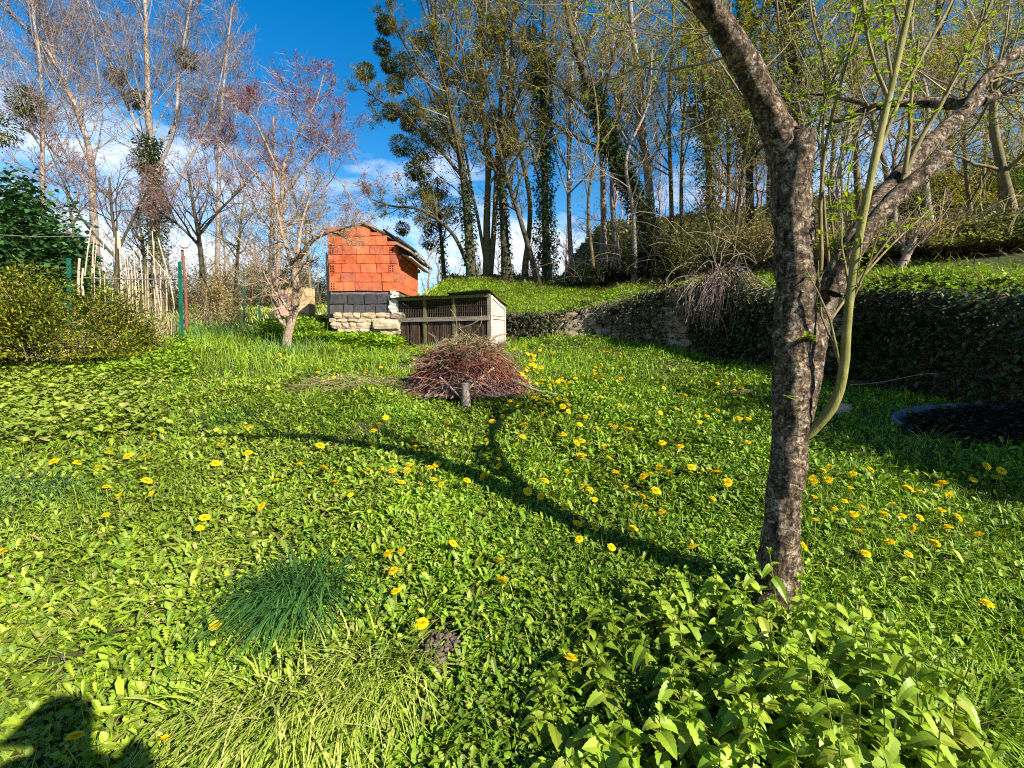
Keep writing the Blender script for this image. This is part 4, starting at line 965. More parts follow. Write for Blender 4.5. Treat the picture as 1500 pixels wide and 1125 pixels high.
thick = [(870, 15.6, 1.5, 1.2, 1.5, 'ivy_dark', 'dark bramble thicket at the foot of the ivy column', 9000), (940, 15.0, 1.6, 1.2, 2.2, 'ivy_dark', 'black-green thicket beneath the great leaning ivy tree', 11000), (1010, 14.0, 1.5, 1.2, 2.3, 'bud_olive', 'olive thicket of arching stems above the dry vine clump', 8000), (1063, 12.6, .8, .8, 1.4, 'hedge', 'glossy green shrub rising behind the dry vine clump', 5000), (1115, 11.8, 1.6, 1.2, 1.9, 'brown_bush', 'brown thicket just behind the cherry trunk', 7000), (1190, 10.6, 1.4, 1.1, 1.5, 'brown_bush', 'twiggy brown thicket behind the fork of the cherry tree', 7000), (1255, 9.2, 1.3, 1.1, 1.35, 'bud_olive', 'olive thicket behind the yellow-green curved shoot', 7000), (1345, 8.8, 1.4, 1.0, 1.1, 'brown_bush', 'dull brown bramble bank behind the pollard', 7000), (1430, 8.1, 1.4, 1.0, 1.05, 'bud_olive', 'mossy green bramble bank beyond the bright terrace grass', 8000), (1530, 7.8, 1.4, 1.1, 1.2, 'ivy', 'green ivy bank at the edge of the hillside', 8000), (1370, 15.0, 1.9, 1.4, 2.4, 'bud', 'yellow-leaved bush high above the pollard', 8000), (1460, 15.0, 1.9, 1.4, 2.6, 'herb_deep', 'green leafy bush high on the hill behind the crooked tree', 8000), (1290, 16.0, 1.9, 1.4, 2.4, 'bud_olive', 'dim olive bush high on the hill behind the yellow-green shoot', 7000), (1200, 17.0, 2.0, 1.4, 2.2, 'brown_bush', 'dim brown bush high on the hill behind the cherry fork', 7000), (1090, 17.5, 2.0, 1.5, 2.4, 'bud_olive', 'tall dim thicket high behind the green ivied tree', 8000), (985, 18.5, 2.0, 1.5, 2.2, 'ivy_dark', 'dark thicket between the twin thin trunks', 8000), (1560, 16, 2.2, 1.5, 2.6, 'bud', 'yellow-green bush at the far edge of the hill', 7000)]
for (px, y, rx, ry, rz, mt, lab, n) in thick:
    p0 = at(px, y); rz = rz * (.66 if y < 13.5 or px < 1000 else .8); mt = {'brown_bush': 'brown_bush', 'bud_olive': 'scrub_green'}.get(mt, mt)
    shrub('bramble_thicket' if 'thicket' in lab or 'bank' in lab else 'hill_bush', lab, 'thicket' if 'thicket' in lab else 'bush', p0, rx, ry, rz, int(n * 1.9), .075, mt, 90, 'twig_tan' if mt != 'ivy_dark' else 'twig_olive', 40, group=TH, hollow=.2, stem_r=.009)
for (px, y, rx, rz, mt, lab) in ((120, 18, 2.6, 3.0, 'brown_bush', 'dull brown brush far behind the bamboo canes'), (215, 20, 2.6, 3.2, 'bud_olive', 'olive brush far behind the ivied bare tree'), (300, 18, 2.2, 2.8, 'brown_bush', 'brown twiggy brush far behind the white-topped stake'), (375, 19, 2.4, 2.8, 'brown_bush', 'brown twiggy brush far behind the plum tree stems'), (455, 20, 2.2, 2.6, 'hedge', 'dark green brush far behind the tan wooden crate')):
    shrub('scrub_bush', lab, 'bush', at(px, y), rx, 1.4, rz, 3000 if mt != 'hedge' else 4500, .10, mt, 200, 'twig_tan', 44, group='brush beyond the orchard', hollow=.0, stem_r=.010)
# ivy mounds on the wall
pm = np.array([4.62, 6.25, 0]); pm[2] = .0
shrub('ivy_mound', 'rounded glossy ivy mound bulging over the shaded wall below the pollard', 'ivy', (4.72, 6.15, -.45), .72, .62, 1.02, 9000, .075, 'ivy', 30, 'twig_dark', 40, wr=.9, hollow=.75)
shrub('ivy_mound', 'small dark ivy mound on the wall between dry vine and cherry trunk', 'ivy', (3.98, 7.8, -.3), .40, .40, .85, 3500, .07, 'ivy_dark', 20, 'twig_dark', 26, wr=.9, hollow=.75)
# dry vine clump
c = np.array([3.62, 8.25, float(H(3.4, 8.1))]); vt = thing('dry_vine', 'tangled clump of dry straw-coloured vine hanging over the wall', 'vine', c)
m = MB(); n = 420; Q = np.zeros((n, 7, 3)); Q[:, 0] = np.array([3.66, 8.35, 1.02]) + R.normal(0, .15, (n, 3)) * np.array([1.2, 1, .6]); dr = norm(np.stack([R.normal(-.05, .28, n), R.normal(-.45, .3, n), R.normal(.6, .4, n)], -1))
for k in range(1, 7): dr = norm(dr + R.normal(0, .28, (n, 3)) + np.array([-.05, -.08, -.62])); Q[:, k] = Q[:, k - 1] + dr * R.uniform(.10, .20, (n, 1))
tubes(m, Q, np.full((n, 7), .0045), 3); m.build('stems', M['twig_grey'], vt, c)
m = MB(); lp = Q.reshape(-1, 3); lp = lp[R.random(len(lp)) < .4]; lp = np.repeat(lp, 2, 0) + R.normal(0, .03, (2 * len(lp), 3)); k = len(lp); leaves(m, lp, R.random(k) * 6.28, R.uniform(-1, .5, k), .06, .02, OVAL2, .2, .2); m.build('dry_leaves', M['straw'], vt, c)

# unseen hedge added outside the view to cast shade on the wall foot
hq = shrub('shade_hedge', 'tall dense evergreen hedge added out of view to shade the wall foot', 'hedge', (8.0, .55, -1.2), 1.7, 2.8, 5.3, 80000, .18, 'hedge', 30, 'twig_dark', 110, wr=.8, hollow=.0, stem_r=.02)

# ------------------------------------------------------------------ brush pile
bc = G(682, 588); bc = np.array([bc[0] - .02, bc[1] + .35, float(H(bc[0], bc[1] + .35))])
bp = thing('brush_pile', 'heaped pile of cut reddish prunings and grey twigs on the lawn', 'brush pile', bc)


def pile(n, zr, rr_, mat, nm, rad_=.0045, up=0.):
    m = MB(); h = zr[0] + (zr[1] - zr[0]) * R.random(n); rmax = .72 * np.clip(1 - (h / .88) ** 2.0, .03, 1) ** .55
    a = R.random(n) * 6.283; rr2 = rmax * np.sqrt(R.random(n)) * rr_
    c0 = np.stack([np.cos(a) * rr2, np.sin(a) * rr2 * .75, h], -1)
    az = R.normal(0, .9, n) + np.where(R.random(n) < .5, np.pi, 0); el = R.normal(-.08, .32, n) - .45 * (rr2 / .74) * np.sign(np.cos(az) * np.cos(a))
    d = np.stack([np.cos(el) * np.cos(az), np.cos(el) * np.sin(az), np.sin(el)], -1); ln = R.uniform(.35, .85, n) * (1.05 - .3 * h)
    t = np.linspace(-.5, .5, 6); bnd = R.normal(0, .10, (n, 3)); bnd[:, 2] -= .14
    Q = c0[:, None] + d[:, None] * (ln[:, None] * t)[..., None] + bnd[:, None] * ((t * 2) ** 2)[None, :, None] * ln[:, None, None] + R.normal(0, .008, (n, 6, 3))
    Q[..., 2] = np.maximum(Q[..., 2], .01 + .05 * R.random((n, 6)))
    Q = Q * np.array([.80, .85, .80])
    tubes(m, bc + Q, np.broadcast_to(np.linspace(1, .45, 6), (n, 6)) * rad_ * R.uniform(.6, 1.8, (n, 1)), 4); return m.build(nm, M[mat], bp, bc)


pile(1300, (.0, .26), 1.15, 'twig_pink', 'grey_brushwood', .0042)
pile(2700, (.06, .70), 1.05, 'twig_red', 'red_prunings', .0036)
pile(900, (.52, .86), 1.1, 'twig_olive', 'top_twigs', .0028)
m = MB(); n = 130; az = R.random(n) * 6.283; el = R.uniform(-.25, .9, n); c0 = np.stack([np.cos(az) * R.uniform(.1, .5, n), np.sin(az) * R.uniform(.1, .4, n), R.uniform(.05, .55, n)], -1)
dd_ = np.stack([np.cos(el) * np.cos(az), np.cos(el) * np.sin(az), np.sin(el)], -1); ln = R.uniform(.2, .6, n); tq = np.linspace(0, 1, 6)
Q = c0[:, None] + dd_[:, None] * (ln[:, None] * tq)[..., None] + R.normal(0, .012, (n, 6, 3)); Q[..., 2] -= (.10 * ln[:, None]) * tq ** 2; Q[..., 2] = np.maximum(Q[..., 2], .02)
rq = np.broadcast_to(np.linspace(1, .35, 6), (n, 6)) * R.uniform(.003, .008, (n, 1)); tubes(m, bc + Q, rq, 4); fq = grow(bc + Q, rq, 3, .3, 1, 40, .4, 4, .05, .15, .6, rmin=.002); tubes(m, *fq, sides=3)
m.build('stray_twigs', M['twig_pink'], bp, bc)
m = MB()
for (a, b_, r) in (((-.25, -.55, .25), (.0, -.62, .02), .012), ((.35, -.35, .34), (.02, -.6, .06), .016), ((-.9, -.3, .22), (-.15, -.5, .18), .010), ((.3, -.4, .66), (.5, -.2, .74), .013), ((.55, -.2, .2), (1.1, -.35, .03), .012), ((-.05, -.2, .8), (.25, -.3, .95), .006), ((-.1, -.2, .7), (-.15, -.3, 1.02), .005), ((.1, -.1, .75), (.2, -.2, 1.05), .005)):
    tubes(m, spline([bc + np.array(a), bc + (np.array(a) + np.array(b_)) / 2 + R.normal(0, .03, 3), bc + np.array(b_)], 6), rad(r, r * .7, 6), 6, cap=True)
m.build('loose_branch', M['bark_plum'], bp, bc)
# stray flattened twigs beside the pile
m = MB(); n = 70; Q = np.zeros((n, 5, 3)); x0 = bc[0] - .75 - R.random(n) * 1.2; y0 = bc[1] - .25 + R.normal(0, .22, n); az = R.normal(np.pi, .5, n); ln = R.uniform(.2, .7, n)
for k in range(5):
    Q[:, k, 0] = x0 + np.cos(az) * ln * (k / 4 - .5) + R.normal(0, .01, n); Q[:, k, 1] = y0 + np.sin(az) * ln * (k / 4 - .5) + R.normal(0, .01, n)
Q[..., 2] = H(Q[..., 0], Q[..., 1]) + .07 + R.random((n, 5)) * .10
tubes(m, Q, np.full((n, 5), .0028), 3); tag(m.build('cut_twigs', M['twig_olive']), 'thin scatter of dry cut twigs lying on grass beside the brush pile', 'twigs', kind='stuff')
# stump post in front of the pile
sp = G(684, 600)
m = MB(); Q = spline([sp + np.array([.0, 0, -.05]), sp + np.array([-.012, 0, .12]), sp + np.array([-.018, .01, .30])], 12); rough_tube(m, Q, rad(.055, .046, 12), 14, .07, 14)
tag(m.build('tree_stump', M['bark_pale'], None, sp, True), 'short pale cut stump standing in front of the brush pile', 'stump')

# ------------------------------------------------------------------ canes, posts, wires
CD = 9.6
CG = 'bamboo canes behind the golden conifer'


def zc(x, y): return 90 + x / 6.25, 300 + y / 6.25


canes = [((270, 210), (225, 560), None), ((325, 340), (308, 760), None), ((375, 140), (397, 760), 'tallest pale bamboo cane standing close to the evergreen hedge'), ((290, 400), (285, 760), None), ((165, 490), (158, 760), 'short thick pale cane at the hedge end of the row'), ((485, 300), (462, 860), None), ((512, 240), (522, 880), None), ((535, 330), (572, 900), None), ((560, 400), (612, 900), None), ((660, 400), (692, 860), None), ((715, 410), (745, 900), None), ((790, 360), (796, 900), None), ((830, 240), (872, 880), None), ((885, 310), (1022, 900), 'thick bamboo cane leaning toward the green fence post'), ((845, 330), (862, 900), None), ((770, 390), (1070, 770), 'long cane lying slantwise across the upright bamboo canes'), ((905, 560), (915, 900), None), ((850, 600), (895, 900), None), ((200, 580), (200, 780), 'short white-grey stake low beside the short thick cane'), ((350, 590), (348, 800), None), ((525, 260), (545, 880), None), ((600, 480), (625, 880), None), ((760, 500), (765, 880), None), ((940, 600), (960, 900), None), ((640, 560), (650, 880), None), ((690, 600), (700, 880), None), ((300, 300), (292, 560), None)]
for (a, b_, lab) in canes:
    dd = CD + R.uniform(-.25, .25); p1 = PX(*zc(*a), dd); p0 = PX(*zc(*b_), dd); p0 = p0 + (p0 - p1) * .25
    m = MB(); n = 14; Q = spline([p0, (p0 + p1) / 2 + R.normal(0, .012, 3), p1], n); r = R.uniform(.009, .015) * (1 + .10 * (np.arange(n) % 4 == 0)); r = r * (2.1 if 'thick pale' in (lab or '') or 'stake' in (lab or '') else 1)
    tubes(m, Q, r * np.linspace(1, .8, n), 8, cap=True)
    tag(m.build('bamboo_cane', M['cane'], None, p0, True), lab or 'pale bamboo cane standing upright in the ragged row behind the golden conifer', 'cane', CG)
m = MB(); Q = spline([PX(122, 407, CD - .3), PX(190, 409, CD - .3), PX(263, 409, CD - .3)], 10); tubes(m, Q, np.full(10, .011), 6, cap=True)
tag(m.build('cane_rail', M['wood_old'], None, Q[0], True), 'thin horizontal rail tied across the upright bamboo canes', 'rail')
# dry reed stems at the foot of the canes
m = MB(); n = 260; b0 = np.stack([PX(px, 470, CD - .1 + R.uniform(-.3, .3)) for px in R.uniform(145, 262, n)]); b0[:, 2] = H(b0[:, 0], b0[:, 1])
blades(m, b0, R.random(n) * 6.28, R.uniform(1.2, 1.5, n), R.uniform(.5, 1.15, n), .013, .1, 4)
tag(m.build('dry_reeds', M['straw'], None, b0[0]), 'bleached dry reeds standing between the feet of the bamboo canes', 'reeds', kind='stuff')


def fence_post(px, top, bot, y, lab, r=.022):
    p1 = PX(px, top, y); p0 = PX(px + (2 if px == 263 else 0), bot, y); p0[2] = min(p0[2], float(H(p0[0], p0[1])) - .05)
    o = thing('fence_post', lab, 'post', p0, 'green metal fence posts')
    m = MB(); ax = (p1 - p0) / 2; c_ = (p1 + p0) / 2; m.box(c_, ux * r, uy * .005, ax); m.box(c_ + uy * (.005 + r * .7), ux * .004, uy * r * .7, ax); m.build('tee_bar', M['green_metal'], o, p0)
    m = MB()
    for k in range(5): m.box(p0 + (p1 - p0) * (.45 + .12 * k) - uy * .009, ux * .012, uy * .004, up3 * .008)
    m.build('wire_lugs', M['green_metal'], o, p0); return p1, p0


F = [fence_post(263, 383, 484, 9.0, 'tallest green metal fence post beside the rusty stake', .034), fence_post(357, 392, 470, 12.0, 'green fence post standing between brown shrub and plum tree'), fence_post(379, 402, 455, 13.5, 'short dark green post behind the stems of the plum tree'), fence_post(100, 378, 480, 10.2, 'green post half hidden between evergreen hedge and canes', .04), fence_post(405, 398, 455, 14.5, 'thin green post far behind the plum tree')]
for k, (fz, lab) in enumerate(((.92, 'upper strand of thin fence wire beside the canes'), (.55, 'middle strand of thin fence wire beside the canes'))):
    m = MB(); Q = np.array([F[3][1] + (F[3][0] - F[3][1]) * fz, F[0][1] + (F[0][0] - F[0][1]) * fz, F[1][1] + (F[1][0] - F[1][1]) * fz, F[2][1] + (F[2][0] - F[2][1]) * fz]); tubes(m, Q, np.full(4, .0025), 4)
    tag(m.build('fence_wire', M['wire'], None, Q[0]), lab, 'wire')
m = MB(); Q = spline([PX(0, 344, 9.5), PX(60, 347, 9.5), PX(130, 346, 9.5), PX(165, 350, 9.5)], 8); tubes(m, Q, np.full(8, .004), 4); tag(m.build('washing_line', M['concrete'], None, Q[0]), 'thin pale line stretched across the face of the evergreen hedge', 'line')
# rusty stake with white cap
p0 = PX(271, 445, 9.3); p1 = PX(267, 366, 9.3); p0[2] -= .5; o = thing('rusty_stake', 'rusty brown stake topped by a white bottle beside the green post', 'stake', p0)
m = MB(); Q = spline([p0, (p0 + p1) / 2 + np.array([.02, 0, 0]), p1], 14); rough_tube(m, Q, rad(.032, .024, 14), 10, .08, 14); m.build('stake', M['rust'], o, p0, True)
m = MB(); pc = PX(269, 357, 9.25); zq = np.linspace(-1, 1, 9); Q = pc + np.stack([.02 * zq, 0 * zq, .10 * zq], -1); tubes(m, Q, np.array([.002, .05, .07, .075, .075, .07, .05, .03, .002]), 14); m.build('bottle_cap', M['white_plastic'], o, p0, True)
# concrete post and boxes by the shed
p0 = PX(483, 470, 10.6); m = MB(); zt_ = PX(483, 372, 10.6)[2]; zg = float(H(p0[0], 10.6)) - .1; m.box((p0[0], 10.6, (zt_ + zg) / 2), (.035, 0, 0), (0, .035, 0), (0, 0, (zt_ - zg) / 2), .003); m.box((p0[0], 10.6, zt_ + .01), (.028, 0, 0), (0, .028, 0), (0, 0, .012)); tag(m.build('concrete_post', M['concrete'], None, p0), 'slim grey concrete post at the corner of the brick shed', 'post')


def crate(px0, px1, py0, py1, y, mat, name, lab, dp=.4):
    a, b_ = PX(px0, py1, y), PX(px1, py0, y); cx = (a[0] + b_[0]) / 2; w2 = (b_[0] - a[0]) / 2; z0, z1 = min(a[2], float(H(cx, y))), b_[2]; o = thing(name, lab, 'crate', (cx, y, z0))
    nb = 4; h = (z1 - z0) / nb
    q = MB()
    for k in range(nb):
        zz = z0 + h * (k + .5)
        for sy in (-1, 1): q.box((cx, y + sy * dp / 2, zz), (w2, 0, 0), (0, .012, 0), (0, 0, h / 2 - .006), .003)
        for sx in (-1, 1): q.box((cx + sx * (w2 - .012), y, zz), (.012, 0, 0), (0, dp / 2 - .014, 0), (0, 0, h / 2 - .008), .003)
    q.build('boards', M[mat], o, (cx, y, z0))
    q = MB()
    for sx in (-1, 1):
        for sy in (-1, 1): q.box((cx + sx * (w2 - .05), y + sy * (dp / 2 - .03), (z0 + z1) / 2), (.02, 0, 0), (0, .015, 0), (0, 0, (z1 - z0) / 2 - .01))
    q.build('corner_post', M[mat], o, (cx, y, z0))


crate(407, 423, 425, 447, 13.0, 'pink', 'pink_crate', 'faded pink crate standing on grass behind the plum tree', .3)
crate(425, 456, 422, 446, 13.1, 'tan_board', 'wooden_crate', 'tan wooden crate on the grass between plum tree and brick shed', .4)

# ------------------------------------------------------------------ basin, log, block by the wall
bz = np.array([4.85, 4.40, 0]); o = thing('stone_basin', 'shallow blue-grey oval basin lying in the shade under the ivy wall', 'basin', (bz[0], bz[1], -.8))
m = MB(); A = np.linspace(0, 2 * np.pi, 64, endpoint=False)
prof = [(1.0, -.22), (1.03, -.04), (1.05, .0), (1.02, .012), (.985, .0), (.96, -.06), (.93, -.16), (.3, -.20), (.001, -.20)]
V = np.zeros((len(prof), 64, 3))
for k, (s, z) in enumerate(prof):
    X_ = bz[0] + 1.12 * s * np.cos(A); Y_ = bz[1] + .42 * s * np.sin(A); V[k] = np.stack([X_, Y_, -.83 + .27 * (Y_ - bz[1]) + z + .06], -1)
ii = np.arange(V.shape[0] * 64).reshape(-1, 64); nx = np.roll(ii, -1, 1); m.add(V.reshape(-1, 3), np.stack([ii[:-1], nx[:-1], nx[1:], ii[1:]], -1).reshape(-1, 4)); m.build('basin_shell', M['basin'], o, (bz[0], bz[1], -.8), True)
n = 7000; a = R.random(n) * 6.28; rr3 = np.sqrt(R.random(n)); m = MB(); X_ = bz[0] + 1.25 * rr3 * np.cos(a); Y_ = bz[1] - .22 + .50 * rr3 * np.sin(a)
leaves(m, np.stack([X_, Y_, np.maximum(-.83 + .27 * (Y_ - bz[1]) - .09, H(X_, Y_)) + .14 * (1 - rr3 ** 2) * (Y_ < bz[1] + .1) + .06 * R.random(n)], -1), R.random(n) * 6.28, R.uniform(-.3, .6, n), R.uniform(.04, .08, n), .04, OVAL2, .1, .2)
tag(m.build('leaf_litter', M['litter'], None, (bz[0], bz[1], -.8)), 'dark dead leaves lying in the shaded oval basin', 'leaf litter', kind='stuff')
p = G(1230, 606); m = MB(); Q = np.array([p + np.array([0, 0, -.04]), p + np.array([0, 0, .05]), p + np.array([.005, 0, .11])]); Q = spline(Q, 8); rough_tube(m, Q, rad(.105, .10, 8), 16, .06, 12); tag(m.build('log_section', M['cut_wood'], None, p, False), 'squat sawn log end on the grass just beyond the curved green shoot', 'log')
p = G(1090, 580); m = MB(); Q = spline([p + np.array([-.16, .02, .02]), p + np.array([0, 0, .05]), p + np.array([.20, -.05, .02])], 12); rough_tube(m, Q, rad(.034, .03, 12), 12, .1, 12); tag(m.build('fallen_log', M['bark_olive'], None, p, True), 'short mossy log lying on the lawn near the wall foot', 'log')
m = MB(); Q = spline([PX(1515, 455, 5.0), PX(1470, 432, 5.0), PX(1440, 436, 5.0), PX(1405, 446, 5.0), PX(1376, 454, 5.0)], 20); tubes(m, Q, rad(.014, .007, 20), 6)
Q2 = grow(Q[None], rad(.014, .007, 20)[None], 4, .3, 1, 40, .3, 5, .1, .1, .5); tubes(m, *Q2, sides=4); tag(m.build('fallen_branch', M['bark_dark'], None, Q[0]), 'thin dark fallen branch reaching over the bright terrace grass', 'branch')
m = MB(); Q = spline([PX(1245, 564, 5.0), PX(1290, 560, 4.9), PX(1340, 550, 4.8), PX(1368, 547, 4.7), PX(1371, 552, 4.7)], 14); tubes(m, Q, rad(.0035, .0025, 14), 5); tag(m.build('bramble_runner', M['twig_pink'], None, Q[0]), 'single pale dry bramble runner slanting across the shaded ivy wall', 'stem')

# ------------------------------------------------------------------ lawn: ground cover
def scatter(n, y0, y1, pw=1.0, margin=1.25):
    """points in the wedge the camera sees, density falling with distance"""
    n = int(n * (1 + 1.5 / (margin * (y0 + y1) / 2))); y = y0 + (y1 - y0) * R.random(n) ** pw
    x = (R.random(n) * 2 - 1) * (y * margin + 1.5)
    return x, y


SOIL = [G(650, 948), G(705, 760), G(160, 930), G(440, 955), G(355, 840)]
SOILR = [.11, .07, .06, .06, .05]
BAS = bz


def lawn_mask(x, y):
    d, _ = wall_dist(x, y); ok = d < -.12
    ok &= ~((x > shx0 - .1) & (x < shx1 + .1) & (y > shy0 - .05) & (y < shy1))
    ok &= ((x - bz[0]) / 1.2) ** 2 + ((y - bz[1] + .15) / .60) ** 2 > 1
    for q, r in zip(SOIL, SOILR): ok &= np.hypot(x - q[0], (y - q[1])) > r * (.8 + .4 * R.random(x.shape))
    return ok


def pnoise(x, y, s=1.0, o=0.0): return (np.sin(x * 1.9 * s + o) * np.sin(y * 1.6 * s + 2 * o + 1) + .6 * np.sin(x * 4.1 * s - y * 3.3 * s + o) + .4 * np.sin(x * 7.7 * s + y * 6.9 * s + 3 * o)) / 2


def rosettes(mb, x, y, per, Ln, Wr, el, shape, hz=.01, spread=.02, bend=.35):
    n = len(x); i = np.repeat(np.arange(n), per); m = len(i)
    s = R.uniform(.6, 1.35, n)[i] * R.uniform(.75, 1.2, m)
    az = R.random(m) * 6.283; xx = x[i] + np.cos(az) * spread * R.random(m) * 2; yy = y[i] + np.sin(az) * spread * R.random(m) * 2
    pos = np.stack([xx, yy, H(xx, yy) + hz * R.random(m) * 3], -1)
    Lg = (np.broadcast_to(np.asarray(Ln, float), (n,))[i]) * s
    leaves(mb, pos, az + R.normal(0, .2, m), R.uniform(*el, m), Lg, Lg * Wr * R.uniform(.8, 1.2, m), shape, bend, .3, R.normal(0, .3, m))


LOBED = ([0, .10, .17, .22, .32, .37, .48, .53, .66, .70, .84, 1], [.12, .20, .70, .22, .85, .30, 1.0, .38, 1.05, .55, .80, .03])
WAVY = ([0, .18, .3, .45, .58, .74, .88, 1], [.12, .30, .75, .45, .95, .6, .75, 0.02])
ROUND = ([0, .2, .55, .85, 1], [.15, .9, 1.0, .6, .05])
zones = []
# near band (1.1 - 3.2 m), middle, far
for mat, sel in (('herb', lambda x, y: pnoise(x, y) + R.normal(0, .5, x.shape) > -.35), ('herb_pale', lambda x, y: (pnoise(x, y, 1.3, 2) + R.normal(0, .4, x.shape) > .0) & (x < -.05 * y + R.normal(0, .3, x.shape))), ('herb_deep', lambda x, y: (pnoise(x, y, .8, 4) + R.normal(0, .4, x.shape) > -.1) & (x > -.35 * y + R.normal(0, .4, x.shape)))):
    m = MB()
    for (n, y0, y1, per, Ln, Wr, shape, pw, hz) in ((3600, 1.0, 3.6, 7, .066, .30, LOBED, .75, .010), (4600, 1.0, 3.6, 4, .027, .75, ROUND, .75, .016), (3600, 1.0, 3.6, 5, .075, .20, LONG, .75, .012), (3600, 1.0, 3.6, 5, .045, .42, OVAL, .75, .015), (7000, 3.2, 6.5, 7, .080, .34, WAVY, .8, .015), (9000, 3.2, 6.5, 5, .050, .52, OVAL, .8, .018), (4000, 3.2, 6.5, 5, .085, .2, OVAL, .8, .018), (15000, 6.3, 11.2, 5, .065, .42, OVAL2, .8, .022)):
        x, y = scatter(n, y0, y1, pw); k = lawn_mask(x, y) & sel(x, y) & ((pnoise(x, y, 2.1, 4) < .35) | (x > 0) | (R.random(x.shape) < .35)) & (R.random(x.shape) > .62 * sstep(.55, .8, x / y)) & (R.random(x.shape) > .55 * sstep(6, 7.5, y) * sstep(0, -.25, x / y)); x, y = x[k], y[k]
        rosettes(m, x, y, per, Ln * (1 + .35 * pnoise(x, y, .75, 7)), Wr, (.05, 1.3), shape, hz, spread=.02 + .01 * (y0 > 3))
    tag(m.build(dict(herb='lawn_herbs', herb_pale='pale_lawn_herbs', herb_deep='deep_green_lawn_herbs')[mat], M[mat]), dict(herb='mixed green herb leaves covering the sloping lawn', herb_pale='pale yellow-green herb leaves on the sunny side of the lawn', herb_deep='deep green herb leaves over the middle of the lawn')[mat], 'ground cover', kind='stuff')
# dry thatch and little dead leaves
m = MB(); x, y = scatter(9000, 1.0, 6.0, .8); k = lawn_mask(x, y) & (pnoise(x, y, 1.5, 5) + R.normal(0, .3, x.shape) > .1); x, y = x[k], y[k]; q = len(x)
blades(m, np.stack([x, y, H(x, y) + .015 + .02 * R.random(q)], -1), R.random(q) * 6.28, R.uniform(-.1, .5, q), R.uniform(.03, .12, q), .0035, .1, 3)
x, y = scatter(900, 1.0, 6.0, .8); q = len(x); leaves(m, np.stack([x, y, H(x, y) + .03], -1), R.random(q) * 6.28, R.uniform(-.1, .6, q), R.uniform(.02, .045, q), .02, OVAL, .1, .3)
x, y = scatter(5000, 1.0, 4.5, .8); k = (x < -.15 * y) & lawn_mask(x, y) & (pnoise(x, y, 2.1, 4) > .1); x, y = x[k], y[k]; q = len(x)
blades(m, np.stack([x, y, H(x, y) + .03 + .03 * R.random(q)], -1), R.random(q) * 6.28, R.uniform(-.1, .5, q), R.uniform(.04, .13, q), .004, .1, 3)
tag(m.build('lawn_thatch', M['thatch']), 'dry straw bits and dead leaves lying among the lawn herbs', 'thatch', kind='stuff')
# grass
m = MB()
for (n, y0, y1, Ln, Wd, sel) in ((34000, 1.0, 3.6, .10, .0042, lambda x, y: (pnoise(x, y, 1.2, 1) + R.normal(0, .35, x.shape) > .25) | (x > .62 * y)), (34000, 3.4, 7.0, .12, .006, lambda x, y: (pnoise(x, y, .9, 1) + R.normal(0, .3, x.shape) > .1) | (x > .72 * y)), (60000, 6.5, 11.5, .17, .009, lambda x, y: (x < -.25 * y) | (pnoise(x, y, .9, 3) > -.1))):
    x, y = scatter(n, y0, y1, .8); k = lawn_mask(x, y) & sel(x, y); x, y = x[k], y[k]; q = len(x)
    blades(m, np.stack([x, y, H(x, y)], -1), R.random(q) * 6.28, R.uniform(.7, 1.5, q), Ln * R.uniform(.5, 1.5, q), Wd, R.uniform(.1, .6, q), 4)
tag(m.build('lawn_grass', M['grass']), 'bright green grass growing through the sloping lawn', 'grass', kind='stuff')
# longer grass near fence (blue green) and bright strip
m = MB(); n = 15000; x, y = scatter(n, 8.0, 13.5, 1, 1.2); pxx = 750 + FPX * x / y; k = (pxx < 480) & (pxx > 150) & lawn_mask(x, y) & (y > 8.6 + .8 * np.sin(x * 2)); x, y = x[k], y[k]; q = len(x)
blades(m, np.stack([x, y, H(x, y)], -1), R.random(q) * 6.28, R.uniform(.9, 1.5, q), R.uniform(.25, .55, q), .012, R.uniform(.1, .5, q), 4)
tag(m.build('fence_grass', M['grass_blue']), 'long bluish grass growing along the foot of the fence', 'grass', kind='stuff')
# terrace and hill grass
m = MB(); x = R.uniform(-3, 14, 95000); y = R.uniform(3.5, 19, 95000); d, _ = wall_dist(x, y); k = (d > .1) & (d < 7.3 - 4.9 * sstep(1.5, 4.2, x) + R.normal(0, .35, x.shape)) & (x > -2.3); x, y = x[k], y[k]; q = len(x)
blades(m, np.stack([x, y, H(x, y)], -1), R.random(q) * 6.28, R.uniform(.5, 1.4, q), R.uniform(.08, .24, q), .014, R.uniform(.1, .6, q), 3)
k2 = R.random(q) < .5; x2, y2 = x[k2] + R.normal(0, .1, k2.sum()), y[k2] + R.normal(0, .1, k2.sum()); d2, _ = wall_dist(x2, y2); x2, y2 = x2[d2 > .1], y2[d2 > .1]
rosettes(m, x2, y2, 3, .075, .5, (.0, 1.1), OVAL2, .03, .06)
tag(m.build('terrace_grass', M['grass']), 'bright green grass on the terrace above the stone wall', 'grass', kind='stuff')
m = MB(); yy_ = 9 + 60 * R.random(90000) ** 2; x = R.uniform(-.25, 1.3, 90000) * yy_; y = yy_; d, _ = wall_dist(x, y); dl = 5.2 - 3.6 * sstep(1.5, 4.2, x); k = (d > dl) & (x > -2.5) & (R.random(len(d)) < np.clip((d - dl) / 2, .5, 1)); x, y = x[k], y[k]; q = len(x)
leaves(m, np.stack([x, y, H(x, y) + .03], -1), R.random(q) * 6.28, R.uniform(.0, 1.2, q), R.uniform(.008, .018, q) * y, .007 * y, OVAL2, .2, .2)
tag(m.build('hill_ground_cover', M['undergrowth']), 'dark ivy and leaf cover spread under the hillside trees', 'ground cover', kind='stuff')
